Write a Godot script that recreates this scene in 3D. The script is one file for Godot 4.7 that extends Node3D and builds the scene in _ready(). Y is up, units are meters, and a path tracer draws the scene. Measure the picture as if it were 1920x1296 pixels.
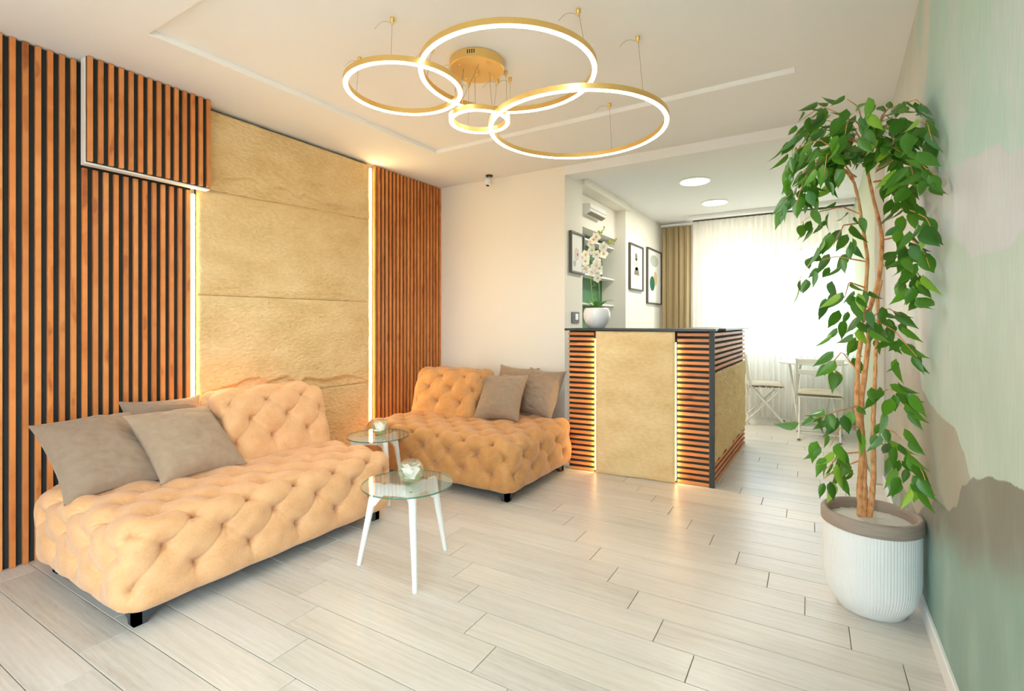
extends Node3D

# World: x to the right from the slatted wall, y up, -z into the room (z = -depth). Metres.

class B:
	var v := PackedVector3Array()
	var n := PackedVector3Array()
	var uv := PackedVector2Array()
	var ix := PackedInt32Array()

	func poly(p: Array, out: Vector3, uvs: Array = []) -> void:
		var a: Vector3 = p[0]
		var b: Vector3 = p[1]
		var c: Vector3 = p[2]
		var nn := (b - a).cross(c - a).normalized()
		var ccw := nn.dot(out) > 0.0
		if not ccw:
			nn = -nn
		var s := v.size()
		for k in p.size():
			v.append(p[k])
			n.append(nn)
			uv.append(uvs[k] if uvs.size() else Vector2(p[k].x + p[k].z, p[k].y))
		for i in range(1, p.size() - 1):
			if ccw:
				ix.append_array([s, s + i + 1, s + i])
			else:
				ix.append_array([s, s + i, s + i + 1])

	func box(c: Vector3, s: Vector3, ch := 0.0, bs := Basis()) -> B:
		var h := s * 0.5
		ch = minf(ch, minf(h.x, minf(h.y, h.z)) * 0.9)
		var pt := func(ax: int, sg: Array) -> Vector3:
			var q := Vector3.ZERO
			for k in 3:
				q[k] = sg[k] * (h[k] if k == ax else h[k] - ch)
			return q
		var emit := func(ps: Array):
			var m := Vector3.ZERO
			for q in ps:
				m += q
			var w := []
			for q in ps:
				w.append(c + bs * q)
			poly(w, bs * m)
		for ax in 3:
			var o1 := (ax + 1) % 3
			var o2 := (ax + 2) % 3
			for s0 in [-1, 1]:
				var ps := []
				for cc in [[-1, -1], [1, -1], [1, 1], [-1, 1]]:
					var sg := [0, 0, 0]
					sg[ax] = s0
					sg[o1] = cc[0]
					sg[o2] = cc[1]
					ps.append(pt.call(ax, sg))
				emit.call(ps)
		if ch > 0.0:
			for t in 3:
				var a := (t + 1) % 3
				var b := (t + 2) % 3
				for sa in [-1, 1]:
					for sb in [-1, 1]:
						var l := [0, 0, 0]
						l[a] = sa
						l[b] = sb
						var m := l.duplicate()
						l[t] = -1
						m[t] = 1
						emit.call([pt.call(a, l), pt.call(a, m), pt.call(b, m), pt.call(b, l)])
			for sx in [-1, 1]:
				for sy in [-1, 1]:
					for sz in [-1, 1]:
						var g := [sx, sy, sz]
						emit.call([pt.call(0, g), pt.call(1, g), pt.call(2, g)])
		return self

	# polygon in the local xy plane pushed from z0 to z1
	func extrude(pts: Array, z0: float, z1: float, tf := Transform3D()) -> B:
		var flat := PackedVector2Array(pts)
		var tr := Geometry2D.triangulate_polygon(flat)
		for i in range(0, tr.size(), 3):
			var f := []
			var g := []
			for k in 3:
				var q := flat[tr[i + k]]
				f.append(tf * Vector3(q.x, q.y, z1))
				g.append(tf * Vector3(q.x, q.y, z0))
			poly(f, tf.basis * Vector3(0, 0, z1 - z0))
			poly(g, tf.basis * Vector3(0, 0, z0 - z1))
		var area := 0.0
		for i in flat.size():
			var a := flat[i]
			var b := flat[(i + 1) % flat.size()]
			area += a.x * b.y - b.x * a.y
		for i in flat.size():
			var a := flat[i]
			var b := flat[(i + 1) % flat.size()]
			var o := Vector3(b.y - a.y, a.x - b.x, 0) * signf(area)
			poly([tf * Vector3(a.x, a.y, z0), tf * Vector3(b.x, b.y, z0), tf * Vector3(b.x, b.y, z1), tf * Vector3(a.x, a.y, z1)], tf.basis * o)
		return self

	# plan polygon of (x, depth) raised from y0 to y1
	func plan(pts: Array, y0: float, y1: float) -> B:
		return extrude(pts, y0, y1, Transform3D(Basis(Vector3(1, 0, 0), Vector3(0, 0, -1), Vector3(0, 1, 0)), Vector3.ZERO))

	func smooth_from(i0: int, v0: int) -> void:
		var acc := PackedVector3Array()
		acc.resize(v.size() - v0)
		for i in range(i0, ix.size(), 3):
			var a := ix[i]
			var b := ix[i + 1]
			var c := ix[i + 2]
			var f := (v[c] - v[a]).cross(v[b] - v[a])
			acc[a - v0] += f
			acc[b - v0] += f
			acc[c - v0] += f
		for k in acc.size():
			n[v0 + k] = acc[k].normalized()

	func tube(path: Array, rad, sides := 8, caps := true) -> B:
		var m := path.size()
		var i0 := ix.size()
		var v0 := v.size()
		var prev := Vector3.ZERO
		var rs := []
		for i in m:
			var p: Vector3 = path[i]
			var d: Vector3 = ((path[mini(i + 1, m - 1)] as Vector3) - (path[maxi(i - 1, 0)] as Vector3)).normalized()
			var u: Vector3
			if prev == Vector3.ZERO:
				u = d.cross(Vector3(0, 0, 1) if absf(d.z) < 0.9 else Vector3(1, 0, 0)).normalized()
			else:
				u = (prev - d * prev.dot(d)).normalized()
			prev = u
			var w := d.cross(u)
			var r: float = rad[i] if rad is Array else rad
			rs.append(r)
			for k in sides:
				var a := TAU * k / sides
				v.append(p + (u * cos(a) + w * sin(a)) * r)
				n.append(u * cos(a) + w * sin(a))
				uv.append(Vector2(float(k) / sides, i))
		for i in m - 1:
			for k in sides:
				var a := v0 + i * sides + k
				var b := v0 + i * sides + (k + 1) % sides
				ix.append_array([a, a + sides, b, b, a + sides, b + sides])
		if caps:
			for e in [0, m - 1]:
				var ring := []
				for k in sides:
					ring.append(v[v0 + e * sides + k])
				poly(ring, (path[e] as Vector3) - (path[1 if e == 0 else m - 2] as Vector3))
		return self

	func lathe(prof: Array, segs := 32, c := Vector3.ZERO, close := false) -> B:
		var m := prof.size()
		var v0 := v.size()
		for i in m:
			var a: Vector2 = prof[i]
			var nn := Vector2.ZERO
			if i > 0:
				var e: Vector2 = a - prof[i - 1]
				if e.length() > 1e-6:
					e = e.normalized()
					nn += Vector2(e.y, -e.x)
			if i < m - 1:
				var e: Vector2 = prof[i + 1] - a
				if e.length() > 1e-6:
					e = e.normalized()
					nn += Vector2(e.y, -e.x)
			nn = nn.normalized()
			for k in segs:
				var t := TAU * k / segs
				v.append(c + Vector3(a.x * cos(t), a.y, a.x * sin(t)))
				n.append(Vector3(nn.x * cos(t), nn.y, nn.x * sin(t)))
				uv.append(Vector2(float(k) / segs, a.y))
		for i in m - 1:
			if ((prof[i + 1] as Vector2) - (prof[i] as Vector2)).length() < 1e-6:
				continue
			for k in segs:
				var a := v0 + i * segs + k
				var b := v0 + i * segs + (k + 1) % segs
				ix.append_array([a, b, a + segs, b, b + segs, a + segs])
		return self

	# grid of points from a callable (i, j); flip turns the faces
	func grid(nu: int, nv: int, f: Callable, flip := false) -> B:
		var v0 := v.size()
		var i0 := ix.size()
		for j in nv + 1:
			for i in nu + 1:
				v.append(f.call(i, j))
				n.append(Vector3.UP)
				uv.append(Vector2(float(i) / nu, float(j) / nv))
		for j in nv:
			for i in nu:
				var a := v0 + j * (nu + 1) + i
				var b := a + 1
				var c := a + nu + 1
				var d := c + 1
				if flip:
					ix.append_array([a, b, c, b, d, c])
				else:
					ix.append_array([a, c, b, b, c, d])
		smooth_from(i0, v0)
		return self

	func mesh() -> ArrayMesh:
		var a := []
		a.resize(Mesh.ARRAY_MAX)
		a[Mesh.ARRAY_VERTEX] = v
		a[Mesh.ARRAY_NORMAL] = n
		a[Mesh.ARRAY_TEX_UV] = uv
		a[Mesh.ARRAY_INDEX] = ix
		var m := ArrayMesh.new()
		m.add_surface_from_arrays(Mesh.PRIMITIVE_TRIANGLES, a)
		return m


var M := {}
var used := {}
var rng := RandomNumberGenerator.new()
const CEIL := 2.62


func P(x: float, y: float, d: float) -> Vector3:
	return Vector3(x, y, -d)


func numbered(called: String) -> String:
	used[called] = used.get(called, -1) + 1
	return called if used[called] == 0 else "%s_%03d" % [called, used[called]]


func obj(called: String, m: Mesh, mat: Material, parent: Node = null, at := Vector3.ZERO, bs := Basis()) -> MeshInstance3D:
	var o := MeshInstance3D.new()
	o.mesh = m
	o.material_override = mat
	o.transform = Transform3D(bs, at)
	if parent == null:
		o.name = numbered(called)
		add_child(o)
	else:
		o.name = called
		parent.add_child(o, true)
	return o


func thing(called: String, label: String, category: String, at := Vector3.ZERO, turn := 0.0, group := "") -> Node3D:
	var o := Node3D.new()
	o.name = numbered(called)
	add_child(o)
	o.position = at
	o.rotation.y = turn
	tag(o, label, category, group)
	return o


func tag(o: Node, label: String, category: String, group := "") -> void:
	o.set_meta("label", label)
	o.set_meta("category", category)
	if group:
		o.set_meta("group", group)


func struct(called: String, m: Mesh, mat: Material, label := "") -> MeshInstance3D:
	var o := obj(called, m, mat)
	o.set_meta("kind", "structure")
	if label:
		o.set_meta("label", label)
	return o


func mat(key: String, c: Color, rough := 0.6, metal := 0.0) -> StandardMaterial3D:
	var m := StandardMaterial3D.new()
	m.resource_name = key
	m.albedo_color = c
	m.roughness = rough
	m.metallic = metal
	M[key] = m
	return m


func rgb(r: int, g: int, b: int) -> Color:
	return Color8(r, g, b)


func glow(key: String, c: Color, e: float) -> StandardMaterial3D:
	var m := mat(key, c, 0.5)
	m.emission_enabled = true
	m.emission = c
	m.emission_energy_multiplier = e
	return m


func triplanar(m: StandardMaterial3D, tex: Texture2D, sc: Vector3, off := Vector3.ZERO, world := true) -> void:
	m.albedo_texture = tex
	m.uv1_triplanar = true
	m.uv1_world_triplanar = world
	m.uv1_scale = sc
	m.uv1_offset = off
	m.uv1_triplanar_sharpness = 4.0


# ---- computed textures -------------------------------------------------
func noise_bytes(w: int, h: int, nw: int, nh: int, sd: int, freq: float, oct := 4) -> PackedByteArray:
	var f := FastNoiseLite.new()
	f.noise_type = FastNoiseLite.TYPE_SIMPLEX_SMOOTH
	f.seed = sd
	f.frequency = freq
	f.fractal_octaves = oct
	var im := f.get_seamless_image(nw, nh, false, false, 0.15)
	im.convert(Image.FORMAT_L8)
	if nw != w or nh != h:
		im.resize(w, h, Image.INTERPOLATE_CUBIC)
	return im.get_data()


func tex_from(w: int, h: int, ramp: Gradient, layers: Array, weights: Array) -> ImageTexture:
	var lut := PackedByteArray()
	lut.resize(768)
	for i in 256:
		var c := ramp.sample(i / 255.0)
		lut[i * 3] = c.r8
		lut[i * 3 + 1] = c.g8
		lut[i * 3 + 2] = c.b8
	var out := PackedByteArray()
	out.resize(w * h * 3)
	var nl := layers.size()
	for i in w * h:
		var t := 128.0
		for k in nl:
			t += (layers[k][i] - 128.0) * weights[k]
		var q := clampi(int(t), 0, 255) * 3
		var o := i * 3
		out[o] = lut[q]
		out[o + 1] = lut[q + 1]
		out[o + 2] = lut[q + 2]
	return ImageTexture.create_from_image(Image.create_from_data(w, h, false, Image.FORMAT_RGB8, out))


func ramp(cols: Array) -> Gradient:
	var g := Gradient.new()
	var off := PackedFloat32Array()
	var cs := PackedColorArray()
	for i in cols.size():
		off.append(float(i) / (cols.size() - 1))
		cs.append(cols[i])
	g.offsets = off
	g.colors = cs
	return g


func grey_tex(w: int, h: int, bytes: PackedByteArray) -> ImageTexture:
	return ImageTexture.create_from_image(Image.create_from_data(w, h, false, Image.FORMAT_L8, bytes))


func make_materials() -> void:
	mat("ceiling", rgb(238, 237, 235), 0.9)
	mat("tray_trim", rgb(246, 244, 240), 0.6)
	mat("cream", rgb(240, 234, 222), 0.9)
	mat("niche_grey", rgb(222, 216, 200), 0.9)
	mat("white", rgb(240, 240, 236), 0.45)
	mat("pale_green", rgb(196, 204, 176), 0.85)
	mat("backing", rgb(38, 46, 46), 0.8)
	mat("black_metal", rgb(46, 50, 50), 0.5)
	mat("counter_top", rgb(52, 54, 52), 0.35)
	mat("dark_leg", rgb(62, 64, 66), 0.5)
	mat("plastic", rgb(238, 238, 236), 0.35)
	mat("gold", rgb(232, 194, 118), 0.35, 0.65)
	mat("wire", rgb(150, 140, 120), 0.4, 0.8)
	mat("chair_paint", rgb(230, 227, 214), 0.5)
	mat("chair_foot", rgb(120, 118, 108), 0.6)
	mat("green_panel", rgb(72, 122, 80), 0.6)
	mat("frame_grey", rgb(88, 86, 80), 0.5)
	mat("paper", rgb(240, 238, 232), 0.8)
	mat("grout", rgb(150, 140, 126), 0.9)
	mat("taupe_rim", rgb(160, 143, 128), 0.65)
	mat("pot_white", rgb(240, 240, 236), 0.5)
	mat("ceramic", rgb(240, 240, 240), 0.2)
	mat("petal", rgb(248, 242, 230), 0.6)
	mat("lip", rgb(214, 196, 90), 0.6)
	mat("bud", rgb(190, 198, 60), 0.6)
	mat("orchid_leaf", rgb(84, 140, 44), 0.4)
	mat("stem_green", rgb(140, 170, 90), 0.5)
	mat("black", rgb(24, 24, 24), 0.4)
	mat("art_taupe", rgb(128, 116, 106), 0.8)
	mat("art_mist", rgb(192, 197, 184), 0.8)
	mat("art_pink", rgb(222, 204, 194), 0.8)
	mat("art_green", rgb(40, 104, 76), 0.8)
	mat("art_gold", rgb(214, 190, 140), 0.8)
	mat("concrete", rgb(170, 168, 162), 0.9)
	glow("led", Color(1.0, 0.84, 0.54), 13.0)
	glow("ring_light", Color(1.0, 0.97, 0.93), 11.0)
	glow("downlight", Color(1.0, 0.96, 0.86), 7.0)
	M.petal.backlight_enabled = true
	M.petal.backlight = Color(0.4, 0.4, 0.36)

	# timber slats: grain runs along v in one picture and along u in its turned copy
	var wr := ramp([rgb(158, 88, 42), rgb(204, 124, 62), rgb(221, 141, 76), rgb(230, 154, 88), rgb(242, 176, 112)])
	var a := noise_bytes(512, 1024, 512, 64, 3, 0.035, 4)
	var b := noise_bytes(512, 1024, 128, 32, 8, 0.03, 3)
	var knots := noise_bytes(512, 1024, 256, 256, 21, 0.02, 3)
	for i in knots.size():
		knots[i] = 128 if knots[i] > 74 else maxi(30, 128 - (74 - knots[i]) * 5)
	var wt := tex_from(512, 1024, wr, [a, b, knots], [0.42, 0.4, 0.7])
	var wi: Image = wt.get_image()
	wi.rotate_90(CLOCKWISE)
	var wh := ImageTexture.create_from_image(wi)
	for k in 3:
		triplanar(mat("slat_%d" % k, [Color(1, 1, 1), Color(0.93, 0.9, 0.88), Color(1, 0.95, 0.9)][k], 0.42), wt, Vector3(1.3, 0.357, 1.3), Vector3(k * 0.37, k * 0.23, k * 0.31))
		triplanar(mat("slat_flat_%d" % k, [Color(1, 1, 1), Color(0.93, 0.9, 0.88), Color(1, 0.95, 0.9)][k], 0.42), wh, Vector3(0.357, 1.3, 0.357), Vector3(k * 0.37, k * 0.23, k * 0.31))

	# pale wood-look floor boards
	var fr := ramp([rgb(190, 182, 170), rgb(208, 201, 190), rgb(217, 211, 201), rgb(224, 218, 209), rgb(232, 227, 219)])
	var f1 := noise_bytes(2048, 512, 128, 512, 5, 0.05, 5)
	var f2 := noise_bytes(2048, 512, 64, 64, 15, 0.03, 3)
	var f3 := noise_bytes(2048, 512, 512, 512, 25, 0.09, 3)
	var ft := tex_from(2048, 512, fr, [f1, f2, f3], [0.55, 0.5, 0.25])
	var fb := grey_tex(2048, 512, f1)
	var tints := [Color(1, 1, 1), Color(0.985, 0.98, 0.975), Color(0.992, 0.986, 0.978), Color(1, 0.995, 0.985), Color(0.978, 0.978, 0.975), Color(0.99, 0.987, 0.985)]
	for k in 6:
		var m := mat("board_%d" % k, tints[k], 0.34)
		triplanar(m, ft, Vector3(0.25, 1, 1.6), Vector3(k * 0.173, 0, k * 0.31))
		m.heightmap_enabled = true
		m.heightmap_texture = fb
		m.heightmap_scale = 0.06

	# sandstone sheets
	var sr := ramp([rgb(202, 168, 112), rgb(223, 190, 134), rgb(232, 200, 146), rgb(238, 209, 157), rgb(245, 222, 176)])
	var s1 := noise_bytes(1024, 1024, 256, 512, 31, 0.012, 5)
	var s2 := noise_bytes(1024, 1024, 512, 1024, 32, 0.05, 4)
	var stt := tex_from(1024, 1024, sr, [s1, s2], [0.55, 0.35])
	var sb := grey_tex(1024, 1024, s2)
	for k in 3:
		var m := mat("stone_%d" % k, Color(1, 1, 1), 0.75)
		triplanar(m, stt, Vector3(0.7, 0.7, 0.7), Vector3(k * 0.4, k * 0.2, k * 0.3))
		m.heightmap_enabled = true
		m.heightmap_texture = sb
		m.heightmap_scale = 0.9 if k < 2 else 0.25

	# velvet: brushed nap in smudges
	var vr := ramp([rgb(176, 116, 66), rgb(212, 154, 100), rgb(228, 172, 118), rgb(238, 188, 136), rgb(249, 210, 164)])
	var v1 := noise_bytes(1024, 1024, 512, 512, 41, 0.016, 3)
	var v2 := noise_bytes(1024, 1024, 1024, 1024, 42, 0.06, 4)
	var vt := tex_from(1024, 1024, vr, [v1, v2], [0.32, 0.2])
	var vm := mat("velvet", Color(1, 1, 1), 0.65)
	triplanar(vm, vt, Vector3(1.1, 1.1, 1.1))
	var vr2 := ramp([rgb(146, 92, 40), rgb(184, 126, 66), rgb(200, 142, 80), rgb(212, 156, 94), rgb(234, 188, 132)])  # same tan velvet, darkened so the loveseat's shade sits in the colour
	var vb := mat("velvet_shaded", Color(1, 1, 1), 0.6)
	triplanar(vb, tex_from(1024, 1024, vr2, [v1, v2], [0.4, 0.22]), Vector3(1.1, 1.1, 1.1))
	for q in [vm, vb]:
		q.rim_enabled = true
		q.rim = 0.6
		q.rim_tint = 0.6

	# pillow cloth
	var lr := ramp([rgb(132, 110, 90), rgb(160, 136, 113), rgb(171, 147, 123), rgb(180, 157, 133), rgb(196, 174, 150)])
	var l1 := noise_bytes(1024, 1024, 512, 512, 51, 0.02, 3)
	var l2 := noise_bytes(1024, 1024, 1024, 1024, 52, 0.3, 2)
	var lt := tex_from(1024, 1024, lr, [l1, l2], [0.3, 0.3])
	for k in 3:
		var m := mat("pillow_%d" % k, [Color(0.9, 0.885, 0.87), Color(0.98, 0.97, 0.95), Color(0.87, 0.86, 0.86)][k], 0.85)
		triplanar(m, lt, Vector3(2, 2, 2), Vector3(k * 0.3, k * 0.2, 0))
		m.rim_enabled = true
		m.rim = 0.5
		m.rim_tint = 0.5

	# drapes
	var dm := mat("drape", rgb(170, 150, 112), 0.85)
	dm.backlight_enabled = true
	dm.backlight = Color(0.12, 0.1, 0.07)
	var sh := mat("sheer", Color(0.99, 0.97, 0.93, 0.66), 0.9)
	sh.transparency = BaseMaterial3D.TRANSPARENCY_ALPHA
	sh.backlight_enabled = true
	sh.backlight = Color(0.75, 0.75, 0.73)
	sh.cull_mode = BaseMaterial3D.CULL_DISABLED

	# glass
	var bg := mat("bowl_glass", Color(0.86, 0.93, 0.84, 0.16), 0.03)
	bg.transparency = BaseMaterial3D.TRANSPARENCY_ALPHA
	bg.cull_mode = BaseMaterial3D.CULL_DISABLED
	var gp := mat("pane", Color(0.95, 0.98, 0.97, 0.04), 0.02)
	gp.transparency = BaseMaterial3D.TRANSPARENCY_ALPHA
	gp.cull_mode = BaseMaterial3D.CULL_DISABLED
	var gt := mat("table_glass", Color(0.72, 0.86, 0.8, 0.12), 0.02)
	gt.transparency = BaseMaterial3D.TRANSPARENCY_ALPHA
	gt.cull_mode = BaseMaterial3D.CULL_DISABLED
	var ge := mat("glass_edge", Color(0.14, 0.44, 0.3, 0.8), 0.1)
	ge.transparency = BaseMaterial3D.TRANSPARENCY_ALPHA
	var wa := mat("bowl_water", Color(0.62, 0.72, 0.3, 0.55), 0.05)
	wa.transparency = BaseMaterial3D.TRANSPARENCY_ALPHA

	# leaves of the fig
	var greens := [rgb(60, 116, 26), rgb(88, 146, 34), rgb(134, 178, 50), rgb(76, 130, 74), rgb(42, 90, 28)]
	for k in 5:
		var m := mat("leaf_%d" % k, greens[k], 0.35)
		m.backlight_enabled = true
		m.backlight = Color(0.25, 0.35, 0.08)
	var br := ramp([rgb(160, 100, 56), rgb(204, 138, 84), rgb(222, 160, 104), rgb(232, 176, 122), rgb(238, 194, 148)])
	var bk1 := noise_bytes(256, 512, 128, 128, 61, 0.06, 4)
	triplanar(mat("bark", Color(1, 1, 1), 0.8), tex_from(256, 512, br, [bk1], [1.0]), Vector3(5, 2.5, 5))
	var gr := ramp([rgb(196, 192, 182), rgb(236, 234, 228), rgb(250, 249, 245)])
	var g1 := noise_bytes(512, 512, 512, 512, 71, 0.2, 2)
	triplanar(mat("gravel", Color(1, 1, 1), 0.85), tex_from(512, 512, gr, [g1], [1.3]), Vector3(4, 4, 4))
	var tr := ramp([rgb(136, 120, 108), rgb(158, 142, 128), rgb(168, 152, 138), rgb(184, 168, 154)])
	var t1 := noise_bytes(512, 256, 32, 256, 81, 0.1, 3)
	triplanar(M.taupe_rim, tex_from(512, 256, tr, [t1], [0.9]), Vector3(2, 8, 2))
	M.taupe_rim.albedo_color = Color(1, 1, 1)


func line_at(pts: Array, x: float) -> float:
	if x <= pts[0][0]:
		return pts[0][1]
	for i in range(1, pts.size()):
		if x <= pts[i][0]:
			var t: float = (x - pts[i - 1][0]) / (pts[i][0] - pts[i - 1][0])
			t = t * t * (3.0 - 2.0 * t)
			return lerpf(pts[i - 1][1], pts[i][1], t)
	return pts[-1][1]


# watercolour wallpaper of the right-hand wall: print, with daylight painted into its far end, laid out in wall metres (depth, height)
const PAPER_D0 := 0.4
const PAPER_D1 := 4.7
func paper_texture() -> ImageTexture:
	var w := 1290
	var h := 786
	var c1 := [[0.4, 1.75], [1.0, 1.66], [1.49, 1.586], [1.568, 1.593], [1.655, 1.645], [1.795, 1.662], [1.965, 1.694], [2.284, 1.74], [2.6, 1.8], [3.2, 1.95], [4.7, 2.0]]
	var c2 := [[0.4, 1.5], [1.1, 1.44], [1.484, 1.41], [1.568, 1.382], [1.887, 1.395], [2.023, 1.449], [2.145, 1.497], [2.54, 1.44], [3.2, 1.5], [4.7, 1.45]]
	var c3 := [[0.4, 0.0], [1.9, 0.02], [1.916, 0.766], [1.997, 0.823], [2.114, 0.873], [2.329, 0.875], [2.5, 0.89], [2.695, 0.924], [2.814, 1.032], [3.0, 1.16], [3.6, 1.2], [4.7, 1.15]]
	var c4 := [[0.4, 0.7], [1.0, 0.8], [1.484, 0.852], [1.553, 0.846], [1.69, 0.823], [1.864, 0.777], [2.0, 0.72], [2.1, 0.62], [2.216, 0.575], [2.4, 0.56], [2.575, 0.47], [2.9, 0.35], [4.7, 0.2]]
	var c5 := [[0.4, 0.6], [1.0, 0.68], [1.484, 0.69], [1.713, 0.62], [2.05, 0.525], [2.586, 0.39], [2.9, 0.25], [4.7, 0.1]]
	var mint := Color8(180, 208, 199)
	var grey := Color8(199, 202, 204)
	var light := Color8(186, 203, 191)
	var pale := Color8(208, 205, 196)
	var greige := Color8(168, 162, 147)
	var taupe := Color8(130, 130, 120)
	var green := Color8(138, 166, 154)
	var nz := FastNoiseLite.new()
	nz.seed = 12
	nz.frequency = 1.0
	nz.fractal_octaves = 4
	var out := PackedByteArray()
	out.resize(w * h * 3)
	for i in w:
		var d := PAPER_D0 + (PAPER_D1 - PAPER_D0) * (i + 0.5) / w
		var y1 := line_at(c1, d)
		var y2 := line_at(c2, d)
		var y3 := line_at(c3, d)
		var y4 := line_at(c4, d)
		var y5 := line_at(c5, d)
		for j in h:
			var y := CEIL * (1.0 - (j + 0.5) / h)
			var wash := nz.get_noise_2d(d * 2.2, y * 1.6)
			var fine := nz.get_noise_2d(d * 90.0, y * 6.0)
			var far := smoothstep(-0.1, 0.1, d - 2.65 + wash * 0.6)  # paler far stretch: beige print plus daylight painted into the colour
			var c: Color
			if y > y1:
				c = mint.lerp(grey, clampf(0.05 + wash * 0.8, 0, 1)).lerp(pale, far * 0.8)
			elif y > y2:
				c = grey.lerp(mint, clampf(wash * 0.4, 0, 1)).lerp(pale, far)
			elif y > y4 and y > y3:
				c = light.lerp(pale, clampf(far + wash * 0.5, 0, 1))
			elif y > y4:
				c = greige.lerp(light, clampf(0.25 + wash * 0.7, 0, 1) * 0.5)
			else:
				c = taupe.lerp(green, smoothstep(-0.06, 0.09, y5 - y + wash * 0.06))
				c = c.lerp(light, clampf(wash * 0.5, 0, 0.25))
			var g := 1.0 + fine * 0.035 + wash * 0.03
			var o := (j * w + i) * 3
			out[o] = clampi(int(c.r8 * g), 0, 255)
			out[o + 1] = clampi(int(c.g8 * g), 0, 255)
			out[o + 2] = clampi(int(c.b8 * g), 0, 255)
	return ImageTexture.create_from_image(Image.create_from_data(w, h, false, Image.FORMAT_RGB8, out))


# ---- lights ------------------------------------------------------------
func area(called: String, at: Vector3, size: Vector2, c: Color, e: float, facing: Vector3, parent: Node = null) -> void:
	var l := AreaLight3D.new()
	l.name = called
	l.area_size = size
	l.light_color = c
	l.light_energy = e
	l.shadow_enabled = true
	l.area_range = 20.0
	var up := Vector3.UP if absf(facing.y) < 0.9 else Vector3(0, 0, -1)
	l.transform = Transform3D(Basis.looking_at(facing, up), at)
	(parent if parent else self).add_child(l, true)


func spot_down(called: String, at: Vector3, c: Color, e: float, size: float, parent: Node = null) -> void:
	var l := SpotLight3D.new()
	l.name = called
	l.position = at
	l.rotation.x = -PI / 2
	l.light_color = c
	l.light_energy = e
	l.light_size = size
	l.spot_range = 20.0
	l.spot_attenuation = 2.0
	l.spot_angle = 84.0
	l.spot_angle_attenuation = 0.5
	l.shadow_enabled = true
	(parent if parent else self).add_child(l, true)


func setup_view() -> void:
	var cam := Camera3D.new()
	cam.name = "camera"
	cam.projection = Camera3D.PROJECTION_FRUSTUM
	cam.keep_aspect = Camera3D.KEEP_HEIGHT
	cam.near = 0.05
	cam.far = 200.0
	cam.size = 2.0 * 0.05 * 648.0 / 940.0
	cam.frustum_offset = Vector2(0, -0.05 * 43.0 / 940.0)
	cam.position = P(3.385, 1.21, 0)
	cam.rotation.y = deg_to_rad(31.5)
	add_child(cam)
	cam.current = true
	var e := Environment.new()
	var sky := Sky.new()
	var sm := ProceduralSkyMaterial.new()
	sm.sky_top_color = Color(0.81, 0.92, 1.0)
	sm.sky_horizon_color = Color(0.88, 0.955, 1.0)
	sm.ground_horizon_color = Color(0.8, 0.8, 0.78)
	sm.ground_bottom_color = Color(0.6, 0.6, 0.58)
	sm.sky_energy_multiplier = 1.0
	sky.sky_material = sm
	e.background_mode = Environment.BG_SKY
	e.sky = sky
	e.background_energy_multiplier = 13.0
	e.tonemap_mode = Environment.TONE_MAPPER_LINEAR
	e.tonemap_exposure = 1.1
	e.sdfgi_enabled = true
	e.ssao_enabled = true
	e.ssil_enabled = true
	var we := WorldEnvironment.new()
	we.name = "environment"
	we.environment = e
	add_child(we)


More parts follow.
